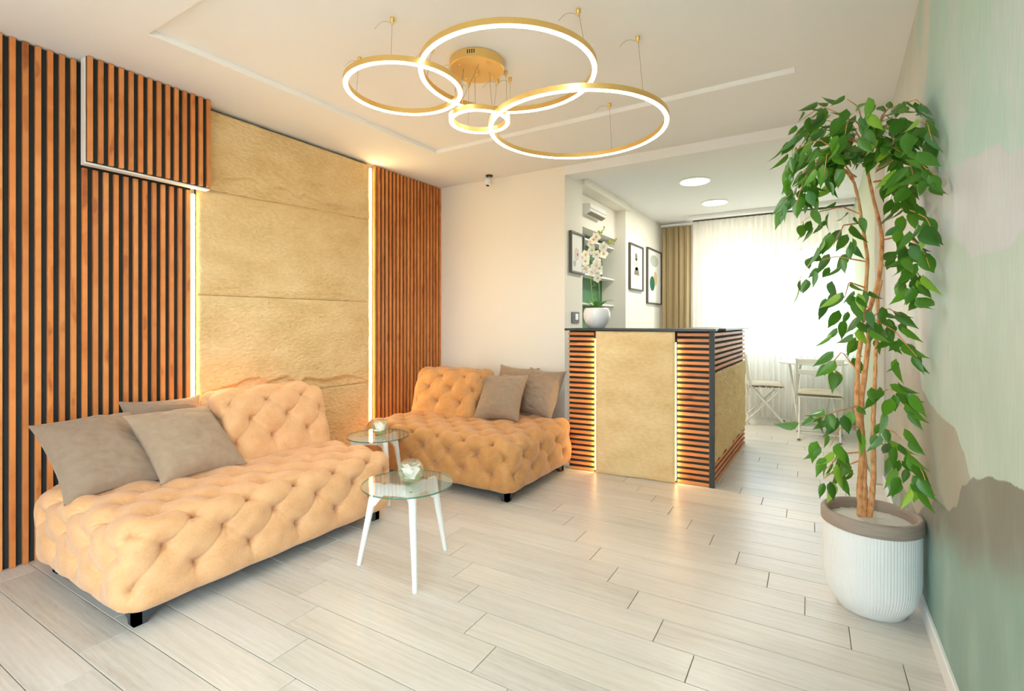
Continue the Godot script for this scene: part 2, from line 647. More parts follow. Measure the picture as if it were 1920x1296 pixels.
# ---- the room ----------------------------------------------------------
func build_shell() -> void:
	# walls
	struct("wall_left", B.new().box(P(-0.145, 1.31, 0.9), Vector3(0.2, 2.62, 6.8)).mesh(), M.cream)
	struct("wall_back", B.new().plan([Vector2(-0.24, 4.1), Vector2(1.43, 4.1), Vector2(1.43, 4.495), Vector2(-0.24, 4.495)], 0, CEIL).mesh(), M.cream)
	# left wall of the back room with its shallow shelf recess
	var s := B.new()
	s.plan([Vector2(0.7, 5.765), Vector2(1.43, 5.765), Vector2(1.43, 7.75), Vector2(0.7, 7.75)], 0, CEIL)
	s.plan([Vector2(0.7, 4.495), Vector2(1.12, 4.495), Vector2(1.12, 5.765), Vector2(0.7, 5.765)], 0, CEIL)
	struct("wall_side", s.mesh(), M.cream)
	struct("trim_1", B.new().box(P(1.215, 2.37, 5.13), Vector3(0.19, 0.34, 1.27)).mesh(), M.cream, "upper boxed-out wall of the shelf recess")
	struct("trim_2", B.new().box(P(1.29, 2.58, 5.185), Vector3(0.34, 0.08, 1.38)).mesh(), M.cream, "header across the shelf recess")
	# right wall
	var rw := B.new().plan([Vector2(3.757, -0.3), Vector2(3.757, 2.7), Vector2(3.8, 4.65), Vector2(4.0, 4.65), Vector2(4.0, -0.3)], 0, CEIL)
	rw.plan([Vector2(3.757, -2.4), Vector2(3.757, -2.0), Vector2(4.0, -2.0), Vector2(4.0, -2.4)], 0, CEIL)
	rw.plan([Vector2(3.757, -2.0), Vector2(3.757, -0.3), Vector2(4.0, -0.3), Vector2(4.0, -2.0)], 2.35, CEIL)
	struct("wall_right", rw.mesh(), M.pale_green)
	struct("wall_right", B.new().plan([Vector2(3.738, 4.65), Vector2(4.0, 4.65), Vector2(4.0, 7.75), Vector2(3.738, 7.75)], 0, CEIL).mesh(), M.pale_green)
	struct("trim_3", B.new().box(P(3.769, 1.31, 4.64), Vector3(0.062, 2.62, 0.016), 0.002).mesh(), M.cream, "cream end face of the thicker wall")
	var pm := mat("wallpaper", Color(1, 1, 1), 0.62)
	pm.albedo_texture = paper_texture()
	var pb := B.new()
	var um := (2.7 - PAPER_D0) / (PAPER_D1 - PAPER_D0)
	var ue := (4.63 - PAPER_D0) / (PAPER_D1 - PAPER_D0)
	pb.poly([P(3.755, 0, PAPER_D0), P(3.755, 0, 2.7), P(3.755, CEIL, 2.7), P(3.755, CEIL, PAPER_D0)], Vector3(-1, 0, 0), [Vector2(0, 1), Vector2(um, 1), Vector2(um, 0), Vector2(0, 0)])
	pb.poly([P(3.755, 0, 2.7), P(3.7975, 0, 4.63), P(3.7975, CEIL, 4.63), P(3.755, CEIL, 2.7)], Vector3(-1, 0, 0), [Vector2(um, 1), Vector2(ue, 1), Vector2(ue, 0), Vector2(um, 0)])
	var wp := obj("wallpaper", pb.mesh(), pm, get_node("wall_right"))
	wp.set_meta("label", "watercolour wallpaper in grey and green washes")
	# baseboards
	var bb := B.new()
	bb.box(P(3.75, 0.037, 1.25), Vector3(0.014, 0.074, 2.9), 0.003)
	var ang := atan2(0.043, 1.95)
	bb.box(P(3.7715, 0.037, 3.67), Vector3(0.014, 0.074, 1.95), 0.003, Basis(Vector3.UP, -ang))
	struct("baseboard_right", bb.mesh(), M.white)
	struct("baseboard_back", B.new().box(P(0.7, 0.035, 4.093), Vector3(1.44, 0.07, 0.012), 0.003).mesh(), M.white)
	# unseen glazed doors in the same wall, added to light the long sofa's front
	var gd := B.new()
	for d in [-1.97, -1.15, -0.33]:
		gd.box(P(3.87, 1.175, d), Vector3(0.06, 2.35, 0.06))
	for y in [0.05, 2.32]:
		gd.box(P(3.87, y, -1.15), Vector3(0.06, 0.06, 1.6))
	var dr := struct("added_door_1", gd.mesh(), M.white)
	for d in [-1.56, -0.74]:
		var pn := B.new()
		pn.poly([P(3.87, 0.08, d - 0.38), P(3.87, 0.08, d + 0.38), P(3.87, 2.29, d + 0.38), P(3.87, 2.29, d - 0.38)], Vector3(-1, 0, 0))
		obj("pane", pn.mesh(), M.pane, dr)
	# wall behind the camera: a glazed shop front
	var bw := B.new()
	bw.box(P(1.1, 1.31, -2.3), Vector3(2.2, 2.62, 0.2))
	bw.box(P(3.6, 1.31, -2.3), Vector3(0.3, 2.62, 0.2))
	bw.box(P(2.825, 2.45, -2.3), Vector3(1.25, 0.34, 0.2))
	bw.box(P(2.825, 0.06, -2.3), Vector3(1.25, 0.12, 0.2))
	struct("wall_front", bw.mesh(), M.cream)
	var w1 := struct("window_1", B.new().box(P(2.825, 0.15, -2.3), Vector3(1.25, 0.06, 0.07)).box(P(2.825, 2.25, -2.3), Vector3(1.25, 0.06, 0.07)).box(P(2.23, 1.2, -2.3), Vector3(0.06, 2.04, 0.07)).box(P(3.42, 1.2, -2.3), Vector3(0.06, 2.04, 0.07)).mesh(), M.white)
	var pn1 := B.new()
	pn1.poly([P(2.26, 0.18, -2.3), P(3.39, 0.18, -2.3), P(3.39, 2.22, -2.3), P(2.26, 2.22, -2.3)], Vector3(0, 0, -1))
	obj("pane", pn1.mesh(), M.pane, w1)
	# far wall with the curtained window
	var fw := B.new()
	fw.box(P(1.8, 1.31, 7.5), Vector3(0.8, 2.62, 0.24))
	fw.box(P(3.85, 1.31, 7.5), Vector3(0.3, 2.62, 0.24))
	fw.box(P(2.95, 0.4, 7.5), Vector3(1.5, 0.8, 0.24))
	fw.box(P(2.95, 2.41, 7.5), Vector3(1.5, 0.42, 0.24))
	struct("wall_far", fw.mesh(), M.cream)
	var wf := B.new()
	wf.box(P(2.95, 0.83, 7.5), Vector3(1.5, 0.06, 0.08))
	wf.box(P(2.95, 2.17, 7.5), Vector3(1.5, 0.06, 0.08))
	for x in [2.23, 2.9, 3.16, 3.67]:
		wf.box(P(x, 1.5, 7.5), Vector3(0.07, 1.32, 0.08))
	wf.box(P(2.95, 1.06, 7.5), Vector3(1.44, 0.06, 0.06))
	var w2 := struct("window_2", wf.mesh(), M.white)
	for r in [[2.265, 2.865], [2.935, 3.125], [3.195, 3.635]]:
		var pn := B.new()
		pn.poly([P(r[0], 0.86, 7.5), P(r[1], 0.86, 7.5), P(r[1], 2.14, 7.5), P(r[0], 2.14, 7.5)], Vector3(0, 0, 1))
		obj("pane", pn.mesh(), M.pane, w2)
	struct("trim_4", B.new().box(P(2.95, 0.81, 7.34), Vector3(1.56, 0.03, 0.12), 0.004).mesh(), M.white, "white window sill behind the sheer curtain")
	# ceilings
	var c := B.new()
	c.plan([Vector2(-0.24, -2.4), Vector2(4.0, -2.4), Vector2(4.0, 1.16), Vector2(-0.24, 1.16)], CEIL, CEIL + 0.2)
	c.plan([Vector2(-0.24, 3.247), Vector2(4.0, 3.247), Vector2(4.0, 4.2), Vector2(-0.24, 4.2)], CEIL, CEIL + 0.2)
	c.plan([Vector2(-0.24, 1.16), Vector2(0.586, 1.16), Vector2(0.653, 3.247), Vector2(-0.24, 3.247)], CEIL, CEIL + 0.2)
	c.plan([Vector2(3.27, 1.16), Vector2(4.0, 1.16), Vector2(4.0, 3.247), Vector2(3.27, 3.247)], CEIL, CEIL + 0.2)
	c.plan([Vector2(0.5, 1.1), Vector2(3.4, 1.1), Vector2(3.4, 3.3), Vector2(0.5, 3.3)], CEIL + 0.03, CEIL + 0.2)
	c.plan([Vector2(0.6, 4.2), Vector2(4.0, 4.2), Vector2(4.0, 7.75), Vector2(0.6, 7.75)], CEIL, CEIL + 0.2)
	struct("ceiling", c.mesh(), M.ceiling)
	var tt := B.new()
	tt.plan([Vector2(0.586, 1.16), Vector2(0.592, 1.16), Vector2(0.659, 3.241), Vector2(3.266, 3.241), Vector2(3.27, 3.247), Vector2(0.653, 3.247)], CEIL + 0.001, CEIL + 0.0299)
	struct("trim_5", tt.mesh(), M.tray_trim, "white edge of the recessed ceiling tray")
	struct("trim_6", B.new().box(P(2.61, 2.58, 4.2), Vector3(2.36, 0.08, 0.2)).mesh(), M.ceiling, "low ceiling beam between the two rooms")
	struct("trim_7", B.new().box(P(2.83, 2.595, 6.9), Vector3(1.81, 0.05, 0.1)).mesh(), M.ceiling, "curtain pelmet under the ceiling")
	build_floor()


func build_floor() -> void:
	var base := B.new()
	base.plan([Vector2(-0.24, -2.4), Vector2(4.0, -2.4), Vector2(4.0, 7.75), Vector2(-0.24, 7.75)], -0.2, -0.006)
	base.plan([Vector2(-0.04, -2.4), Vector2(3.757, -2.4), Vector2(3.757, 0.2), Vector2(-0.04, 0.2)], -0.02, -0.0005)
	var fl := struct("floor", base.mesh(), M.grout)
	var pl := B.new()
	pl.plan([Vector2(-0.04, -2.2), Vector2(3.75, -2.2), Vector2(3.75, 0.24), Vector2(-0.04, 0.24)], -0.01, 0.0)
	obj("board_field", pl.mesh(), M.board_0, fl)
	var skew := deg_to_rad(0.8)
	var wd := 0.1635
	var ln := 0.947
	var r := RandomNumberGenerator.new()
	r.seed = 77
	var cache := {}
	for row in 45:
		var d0 := 0.262 + row * wd
		if d0 > 7.3:
			break
		var off := fposmod(2.354 - 0.153 * (d0 - 1.41) / wd, ln)
		var lo := -0.035
		var hi := 3.752 + maxf(0, (d0 - 2.7) * 0.02)
		if d0 + wd > 4.09:
			lo = 1.43
			if d0 + wd > 4.5 and d0 < 5.76:
				lo = 1.13
		if d0 > 4.6:
			hi = 3.735
		var x := off - ln
		while x < hi:
			var a := maxf(x, lo)
			var b := minf(x + ln, hi)
			if b - a > 0.03:
				var len_key := snappedf(b - a, 0.001)
				if not cache.has(len_key):
					cache[len_key] = B.new().box(Vector3.ZERO, Vector3(len_key - 0.0028, 0.012, wd - 0.0028), 0.0012).mesh()
				var dc := d0 + wd * 0.5 + (0.5 * (a + b) - 2.5) * tan(skew)
				obj("plank", cache[len_key], M["board_%d" % r.randi_range(0, 5)], fl, P(0.5 * (a + b), -0.006, dc), Basis(Vector3.UP, skew))
			x += ln


# ---- slatted panels, stone, light strips --------------------------------
func build_left_wall() -> void:
	var slat := func(h: float) -> ArrayMesh: return B.new().box(Vector3(0, h * 0.5, 0), Vector3(0.02, h, 0.0225), 0.0015).mesh()
	var full: ArrayMesh = slat.call(2.615)
	# long panel at the left
	var p := thing("slat_panel", "tall panel of orange wooden slats behind the long sofa", "wall panel", P(-0.03, 0, 0.9))
	obj("backing", B.new().box(P(0, 1.308, 0.015), Vector3(0.02, 2.612, 1.462)).mesh(), M.backing, p)
	var pitch := 0.0475
	var low: ArrayMesh = slat.call(2.045)
	for i in 30:
		var d := 1.628 - i * pitch
		obj("slat", low if d > 1.08 else full, M["slat_%d" % (i * 7 % 3)], p, P(0.02, 0.001, d - 0.9))
	# right panel
	var q := thing("slat_panel", "narrow panel of orange wooden slats in the corner by the tufted loveseat", "wall panel", P(-0.03, 0, 3.66))
	obj("backing", B.new().box(P(0, 1.308, 0), Vector3(0.02, 2.612, 0.87)).mesh(), M.backing, q)
	for i in 20:
		obj("slat", full, M["slat_%d" % (i * 5 % 3)], q, P(0.02, 0.001, 3.187 + i * pitch - 3.66))
	# boxed-out slatted cabinet under the ceiling
	var b := thing("slatted_box", "boxed-out slatted casing hung high on the wall under the ceiling", "wall box", P(0, 2.05, 1.397))
	obj("casing", B.new().box(Vector3(0.0515, 0.284, 0), Vector3(0.055, 0.566, 0.637), 0.002).mesh(), M.white, b)
	obj("backing", B.new().box(Vector3(0.082, 0.289, 0), Vector3(0.006, 0.556, 0.63)).mesh(), M.backing, b)
	var short: ArrayMesh = B.new().box(Vector3.ZERO, Vector3(0.018, 0.552, 0.0225), 0.0015).mesh()
	for i in 14:
		obj("slat", short, M["slat_%d" % (i * 4 % 3)], b, Vector3(0.094, 0.29, 0.302 - i * 0.0464))
	# sandstone sheets
	var st := thing("stone_cladding", "sandstone sheets with rough ledges between the two lit strips", "stone wall", P(-0.03, 0, 2.395))
	obj("backing", B.new().box(Vector3(-0.004, 1.308, 0), Vector3(0.01, 2.61, 1.43)).mesh(), M.backing, st)
	var l1 := [[1.68, 2.14], [1.819, 2.171], [2.043, 2.218], [2.132, 2.194], [2.2, 2.199], [2.294, 2.208], [2.419, 2.164], [2.459, 2.197], [2.635, 2.169], [2.827, 2.184], [3.11, 2.15]]
	var l3 := [[1.68, 0.74], [1.813, 0.769], [1.919, 0.786], [2.001, 0.818], [2.084, 0.821], [2.171, 0.786], [2.298, 0.809], [2.419, 0.749], [2.47, 0.781], [2.657, 0.751], [2.85, 0.765], [3.11, 0.72]]
	var l2 := [[1.68, 1.44], [2.0, 1.455], [2.3, 1.43], [2.6, 1.45], [3.11, 1.42]]
	var nz := FastNoiseLite.new()
	nz.seed = 9
	nz.fractal_octaves = 5
	nz.frequency = 1.0
	var seams := [[0.002, 0.002], [0.68, 0.682], [1.388, 1.393], [2.068, 2.118], [2.602, 2.602]]
	for k in 4:
		var led: Array = [[], l3, l2, l1][k]
		var step: float = [0.0, 0.024, 0.008, 0.024][k]
		var d0 := 1.684
		var d1 := 3.118
		var nu := 130
		var nv := 64
		var pt := func(i: int, j: int) -> Vector3:
			var u := float(i) / nu
			var t := float(j) / nv
			var d := lerpf(d0, d1, u)
			var y := lerpf(lerpf(seams[k][0], seams[k][1], u) + 0.0012, lerpf(seams[k + 1][0], seams[k + 1][1], u) - 0.0012, t)
			var x := 0.031 + 0.012 * nz.get_noise_3d(d * 1.1, y * 2.4, k * 3.0) + 0.004 * nz.get_noise_3d(d * 7.0, y * 11.0, k * 5.0) + 0.0016 * nz.get_noise_3d(d * 30.0, y * 38.0, 1.0)
			if led.size():
				var ly := line_at(led, d) + 0.006 * nz.get_noise_2d(d * 25.0, 4.0)
				var fade := smoothstep(d0, d0 + 0.12, d) * smoothstep(d1, d1 - 0.25, d)
				if y < ly:
					x -= step * fade * clampf((ly - y) / 0.012, 0, 1) * (1.0 - 0.75 * smoothstep(0.02, 0.16, ly - y))
				else:
					x += 0.25 * step * fade * (1.0 - smoothstep(0.0, 0.08, y - ly))
			var edge := minf(minf(t, 1.0 - t) * 0.7, minf(u, 1.0 - u) * 1.43)
			x -= 0.01 * (1.0 - smoothstep(0.0, 0.012, edge))
			return Vector3(maxf(x, 0.006), y, -(d - 2.395))
		var s := B.new().grid(nu, nv, pt, true)
		# returns down to the backing along the four edges
		for e in 2:
			var jj: int = 0 if e == 0 else nv
			for i in nu:
				var a: Vector3 = pt.call(i, jj)
				var c: Vector3 = pt.call(i + 1, jj)
				s.poly([a, c, Vector3(0, c.y, c.z), Vector3(0, a.y, a.z)], Vector3(0, -1 if e == 0 else 1, 0))
			var ii: int = 0 if e == 0 else nu
			for j in nv:
				var a: Vector3 = pt.call(ii, j)
				var c: Vector3 = pt.call(ii, j + 1)
				s.poly([a, c, Vector3(0, c.y, c.z), Vector3(0, a.y, a.z)], Vector3(0, 0, 1 if e == 0 else -1))
		obj("stone_sheet", s.mesh(), M["stone_%d" % (k % 2)], st)
	# glowing strips each side of the stone
	for e in [[1.661, 2.05, "glowing vertical light strip under the boxed-out casing"], [3.142, 2.6, "glowing full-height light strip beside the narrow slat panel"]]:
		var l := thing("led_strip", e[2], "light strip", P(-0.02, 0.02, e[0]), 0.0, "light strips beside the stone")
		var h: float = e[1] - 0.04
		obj("channel", B.new().box(Vector3(-0.006, h * 0.5, 0), Vector3(0.012, h, 0.03)).mesh(), M.white, l)
		obj("light_tube", B.new().box(Vector3(0.008, h * 0.5, 0), Vector3(0.016, h, 0.012), 0.004).mesh(), M.led, l)
		area("strip_light", Vector3(0.022, h * 0.5, 0), Vector2(0.014, h), Color(1.0, 0.87, 0.62), 0.8, Vector3(1, 0, 0), l)


# ---- chandelier ----------------------------------------------------------
func build_chandelier() -> void:
	var c := thing("ring_chandelier", "gold chandelier of four overlapping glowing rings on wires", "chandelier", P(1.775, CEIL + 0.03, 2.256))
	obj("canopy", B.new().lathe([Vector2(0, 0), Vector2(0.146, 0), Vector2(0.15, -0.004), Vector2(0.15, -0.004), Vector2(0.15, -0.046), Vector2(0.15, -0.046), Vector2(0.146, -0.05), Vector2(0.146, -0.05), Vector2(0, -0.05)].map(func(q): return q), 48).mesh(), M.gold, c)
	for g in 3:
		for k in 4:
			var a := deg_to_rad(60.0 + g * 120.0 + k * 4.5)
			obj("vent_slot", B.new().box(Vector3(cos(a) * 0.1505, -0.022, sin(a) * 0.1505), Vector3(0.003, 0.02, 0.005), 0.0, Basis(Vector3.UP, -a)).mesh(), M.black, c)
	obj("knob", B.new().lathe([Vector2(0, -0.08), Vector2(0.007, -0.08), Vector2(0.008, -0.065), Vector2(0.005, -0.06), Vector2(0.01, -0.052), Vector2(0.01, -0.05)], 12).mesh(), M.gold, c)
	for k in 4:
		var a := deg_to_rad(20.0 + k * 90.0)
		obj("screw", B.new().lathe([Vector2(0, -0.058), Vector2(0.006, -0.057), Vector2(0.006, -0.05)], 8, Vector3(cos(a) * 0.11, 0, sin(a) * 0.11)).mesh(), M.gold, c)
	# x, depth, radius, height, angles of the wires (x, depth plane)
	var rings := [
		[2.038, 2.157, 0.435, 2.46, [-5.0, 200.0, 120.0], 6],
		[2.185, 2.678, 0.5, 2.33, [-25.0, 87.0, 205.0], 6],
		[1.521, 1.955, 0.294, 2.43, [-58.0, 194.0, 60.0], 4],
		[1.725, 2.352, 0.162, 2.36, [30.0, 150.0, 270.0], 2]]
	for r in rings:
		var ctr := P(r[0], r[3], r[1]) - c.position
		var R: float = r[2]
		var w := 0.0135
		var hh := 0.028
		# square hoop in gold, glowing from below
		var hoop := B.new().lathe([Vector2(R - w, 0.004), Vector2(R - w, 0.0), Vector2(R - w, 0.0), Vector2(R - w + 0.002, 0.0), Vector2(R - w + 0.002, 0.0), Vector2(R - w + 0.002, 0.004), Vector2(R + w - 0.002, 0.004), Vector2(R + w - 0.002, 0.0), Vector2(R + w - 0.002, 0.0), Vector2(R + w, 0.0), Vector2(R + w, 0.0), Vector2(R + w, hh), Vector2(R + w, hh), Vector2(R - w, hh), Vector2(R - w, hh), Vector2(R - w, 0.004)], 120, ctr)
		var o := obj("hoop", hoop.mesh(), M.gold, c)
		var dif := B.new().lathe([Vector2(R - w + 0.0025, 0.003), Vector2(R - w + 0.0035, -0.004), Vector2(R, -0.006), Vector2(R + w - 0.0035, -0.004), Vector2(R + w - 0.0025, 0.003)], 120, ctr)
		obj("light_diffuser", dif.mesh(), M.ring_light, o)
		for k in r[5]:
			var a: float = TAU * k / r[5] + 0.3
			spot_down("ring_light", ctr + Vector3(cos(a) * R, -0.03, sin(a) * R), Color(0.86, 0.95, 1.0), R * 0.12, 0.06, c)
		for ag in r[4]:
			var a := deg_to_rad(ag)
			var bot := ctr + Vector3(cos(a) * R, hh, -sin(a) * R)
			var top := Vector3(ctr.x + cos(a) * R * 0.93, 0.0, ctr.z - sin(a) * R * 0.93)
			obj("wire", B.new().tube([bot, top], 0.0009, 5, false).mesh(), M.wire, c)
			obj("gripper", B.new().lathe([Vector2(0, -0.034), Vector2(0.005, -0.032), Vector2(0.006, -0.02), Vector2(0.011, -0.016), Vector2(0.011, 0.0)], 12, top).mesh(), M.gold, c)
			var lp := []
			for k in 9:
				var t := k / 8.0
				lp.append(top + Vector3(-0.01 - 0.075 * t, -0.022 + 0.018 * sin(t * 2.6) - 0.03 * t * t, 0.03 * t))
			obj("wire_tail", B.new().tube(lp, 0.0008, 4, false).mesh(), M.wire, c)
		# feed cable from the canopy
		obj("cable", B.new().tube([ctr + Vector3(0, hh, 0) + (Vector3(-ctr.x, 0, -ctr.z)).normalized() * R, Vector3(signf(ctr.x) * 0.05, -0.05, signf(ctr.z) * 0.05)], 0.0011, 5, false).mesh(), M.wire, c)


# ---- upholstery ----------------------------------------------------------
func tuft_depth(s: float, t: float, sh: float, th: float) -> Array:
	var xs := s / sh
	var ts := t / th
	var p := (xs + ts) * 0.5
	var q := (xs - ts) * 0.5
	var fp := absf(p - roundf(p))
	var fq := absf(q - roundf(q))
	var m := minf(fp, fq)
	var db := sqrt(fp * fp + fq * fq)
	var fade := 1.0
	if ts < 0.0:
		m = absf(xs * 0.5 - roundf(xs * 0.5))
		db = sqrt(m * m * 2.0 + ts * ts * 0.5)
		fade = clampf(1.0 + ts * 0.55, 0.25, 1.0)
	var ang := atan2(fq * signf(q - roundf(q)), fp * signf(p - roundf(p)))
	var egg := cos(PI * xs) * cos(PI * ts)
	if ts < 0.0:
		egg = cos(PI * xs) * clampf(1.0 + ts * 0.9, 0.0, 1.0)
	var d := 0.008 - 0.009 * egg - (0.0045 + 0.011 * exp(-db * 4.0)) * fade * exp(-m * 34.0) - 0.05 * exp(-db * 9.5)
	d += 0.004 * sin(ang * 9.0 + xs * 3.0) * exp(-pow((db - 0.15) / 0.09, 2.0))
	return [d, db, roundi(p), roundi(q)]


# tufted rounded block; front is +z. Returns [mesh, button points]
func tufted_block(h: Vector3, r: float, cell: float, sh: float, th: float, t0: float, lean := 0.0, phase := 0.0) -> Array:
	var nx := int(ceil(2 * h.x / cell))
	var ny := int(ceil(2 * h.y / cell))
	var nz := int(ceil(2 * h.z / cell))
	var b := B.new()
	var ids := {}
	var spots := {}
	var vert := func(i: int, j: int, k: int) -> int:
		var key := i + j * 1000 + k * 1000000
		if ids.has(key):
			return ids[key]
		var q := Vector3((2.0 * i / nx - 1.0) * h.x, (2.0 * j / ny - 1.0) * h.y, (2.0 * k / nz - 1.0) * h.z)
		var inn := q.clamp(-(h - Vector3(r, r, r)), h - Vector3(r, r, r))
		var nn := (q - inn).normalized()
		var pos := inn + nn * r
		var fz := h.z - pos.z
		var ty := pos.y + h.y - t0
		var we := nn.x * nn.x
		var back := 1.0 - smoothstep(0.2, 0.9, -nn.z)
		var A := tuft_depth(pos.x + phase, ty + fz, sh, th)
		var E := tuft_depth(signf(pos.x) * (h.x + fz * 0.98) + phase, ty, sh, th)
		var d: float = lerpf(A[0], E[0], we) * back
		var base := smoothstep(0.0, 0.05, pos.y + h.y)
		d = lerpf(-0.004, d, base)
		pos += nn * d
		if back > 0.8 and base > 0.6:
			var use: Array = E if we > 0.5 else A
			var kk := Vector3i(use[2], use[3], 0 if we <= 0.5 else int(signf(pos.x)) * 2)
			if use[1] < 0.14 and (not spots.has(kk) or spots[kk][0] > use[1]):
				spots[kk] = [use[1], pos, nn]
		pos.z -= lean * (pos.y + h.y)
		ids[key] = b.v.size()
		b.v.append(pos)
		b.n.append(nn)
		b.uv.append(Vector2(pos.x, pos.y))
		return ids[key]
	var quad := func(a: int, c: int, d: int, e: int):
		b.ix.append_array([a, c, d, a, d, e])
	for i in nx:
		for k in nz:
			quad.call(vert.call(i, ny, k), vert.call(i + 1, ny, k), vert.call(i + 1, ny, k + 1), vert.call(i, ny, k + 1))
	for i in nx:
		for j in ny:
			quad.call(vert.call(i, j, nz), vert.call(i, j + 1, nz), vert.call(i + 1, j + 1, nz), vert.call(i + 1, j, nz))
			quad.call(vert.call(i, j, 0), vert.call(i + 1, j, 0), vert.call(i + 1, j + 1, 0), vert.call(i, j + 1, 0))
	for k in nz:
		for j in ny:
			quad.call(vert.call(nx, j, k), vert.call(nx, j, k + 1), vert.call(nx, j + 1, k + 1), vert.call(nx, j + 1, k))
			quad.call(vert.call(0, j, k), vert.call(0, j + 1, k), vert.call(0, j + 1, k + 1), vert.call(0, j, k + 1))
	b.smooth_from(0, 0)
	var pts := []
	for s in spots.values():
		if s[0] < 0.09:
			var pp: Vector3 = s[1]
			pp.z -= lean * (pp.y + h.y)
			pts.append([pp, s[2]])
	return [b.mesh(), pts]


var seat_made: Array
var back_made: Array
func sofa(called: String, label: String, at: Vector3, turn: float, back_side: float, cloth: Material) -> void:
	var L := 1.42
	var W := 0.98
	var o := thing(called, label, "sofa", at, turn)
	if seat_made.is_empty():
		seat_made = tufted_block(Vector3(L * 0.5, 0.1875, W * 0.5), 0.085, 0.008, 0.1215, 0.115, 0.14, 0.0, -0.05)
		back_made = tufted_block(Vector3(0.345, 0.21, 0.15), 0.07, 0.0085, 0.1215, 0.115, 0.15, 0.28, 0.06)
	var btn := B.new().lathe([Vector2(0, 0.006), Vector2(0.005, 0.005), Vector2(0.009, 0.0), Vector2(0.006, -0.004)], 10).mesh()
	var seat := obj("seat", seat_made[0], cloth, o, Vector3(0, 0.2325, 0))
	for s in seat_made[1]:
		var y: Vector3 = s[1]
		var x := y.cross(Vector3(0.3, 0.2, 0.9)).normalized()
		obj("button", btn, cloth, seat, s[0] + y * 0.003, Basis(x, y, x.cross(y)))
	var bx := back_side * (L * 0.5 - 0.355)
	var bk := obj("backrest", back_made[0], cloth, o, Vector3(bx, 0.58, -0.19))
	for s in back_made[1]:
		var y: Vector3 = s[1]
		var x := y.cross(Vector3(0.3, 0.9, 0.2)).normalized()
		obj("button", btn, cloth, bk, s[0] + y * 0.003, Basis(x, y, x.cross(y)))
	obj("base", B.new().box(Vector3(0, 0.058, 0), Vector3(L - 0.26, 0.02, W - 0.26), 0.004).mesh(), M.dark_leg, o)
	var prof := [Vector2(0, 0), Vector2(0.05, 0), Vector2(0.056, 0.016), Vector2(0.078, 0.034), Vector2(0.12, 0.044), Vector2(0.12, 0.056), Vector2(0, 0.056)]
	for sx in [-1, 1]:
		for sz in [-1, 1]:
			var ft := B.new()
			ft.extrude(prof, 0, 0.03, Transform3D(Basis(Vector3(-sx, 0, 0), Vector3(0, 1, 0), Vector3(0, 0, -sz)), Vector3(0, 0, 0)))
			ft.extrude(prof, 0.0, 0.03, Transform3D(Basis(Vector3(0, 0, -sz), Vector3(0, 1, 0), Vector3(-sx, 0, 0)), Vector3(0, 0, 0)))
			obj("leg", ft.mesh(), M.dark_leg, o, Vector3(sx * (L * 0.5 - 0.06), 0.0, sz * (W * 0.5 - 0.06)))


func pillow(label: String, bl: Vector3, br: Vector3, tl: Vector3, tr: Vector3, thick: float, mk: int, sd: int, front_hint: Vector3, group: String) -> void:
	var ctr := (bl + br + tl + tr) * 0.25
	var ax := (br - bl + tr - tl) * 0.5
	var ay := (tl - bl + tr - br) * 0.5
	var w := ax.length()
	var hgt := ay.length()
	ax = ax.normalized()
	var az := ax.cross(ay.normalized()).normalized()
	if az.dot(front_hint) < 0:
		az = -az
	ay = az.cross(ax).normalized()
	var nz := FastNoiseLite.new()
	nz.seed = sd
	nz.fractal_octaves = 3
	nz.frequency = 1.0
	var N := 44
	var b := B.new()
	for side in [1.0, -1.0]:
		var f := func(i: int, j: int) -> Vector3:
			var u := 2.0 * i / N - 1.0
			var v := 2.0 * j / N - 1.0
			# edges draw in between pointed corners
			var x := u * (1.0 - 0.12 * (1.0 - v * v) * u * u)
			var y := v * (1.0 - 0.12 * (1.0 - u * u) * v * v)
			var e := (1.0 - pow(absf(u), 2.1)) * (1.0 - pow(absf(v), 2.1))
			var z := pow(maxf(e, 0.0), 0.55) * thick * 0.72
			var rim := 1.0 - pow(maxf(e, 0.0), 0.5)
			z += 0.018 * nz.get_noise_3d(u * 1.2, v * 1.2, side * 3.0) * (1.0 - rim)
			z += 0.012 * nz.get_noise_3d(u * 2.0 + v, v * 7.0, side * 5.0) * (1.0 - absf(u * v)) * smoothstep(0.0, 0.3, e)
			var q := 0.006 * rim * nz.get_noise_2d(u * 6.0, v * 6.0)
			return Vector3((x + q) * w * 0.53, (y + q) * hgt * 0.53, z * side)
		b.grid(N, N, f, side > 0)
	var o := obj("pillow", b.mesh(), M["pillow_%d" % mk], null, ctr, Basis(ax, ay, az))
	tag(o, label, "pillow", group)


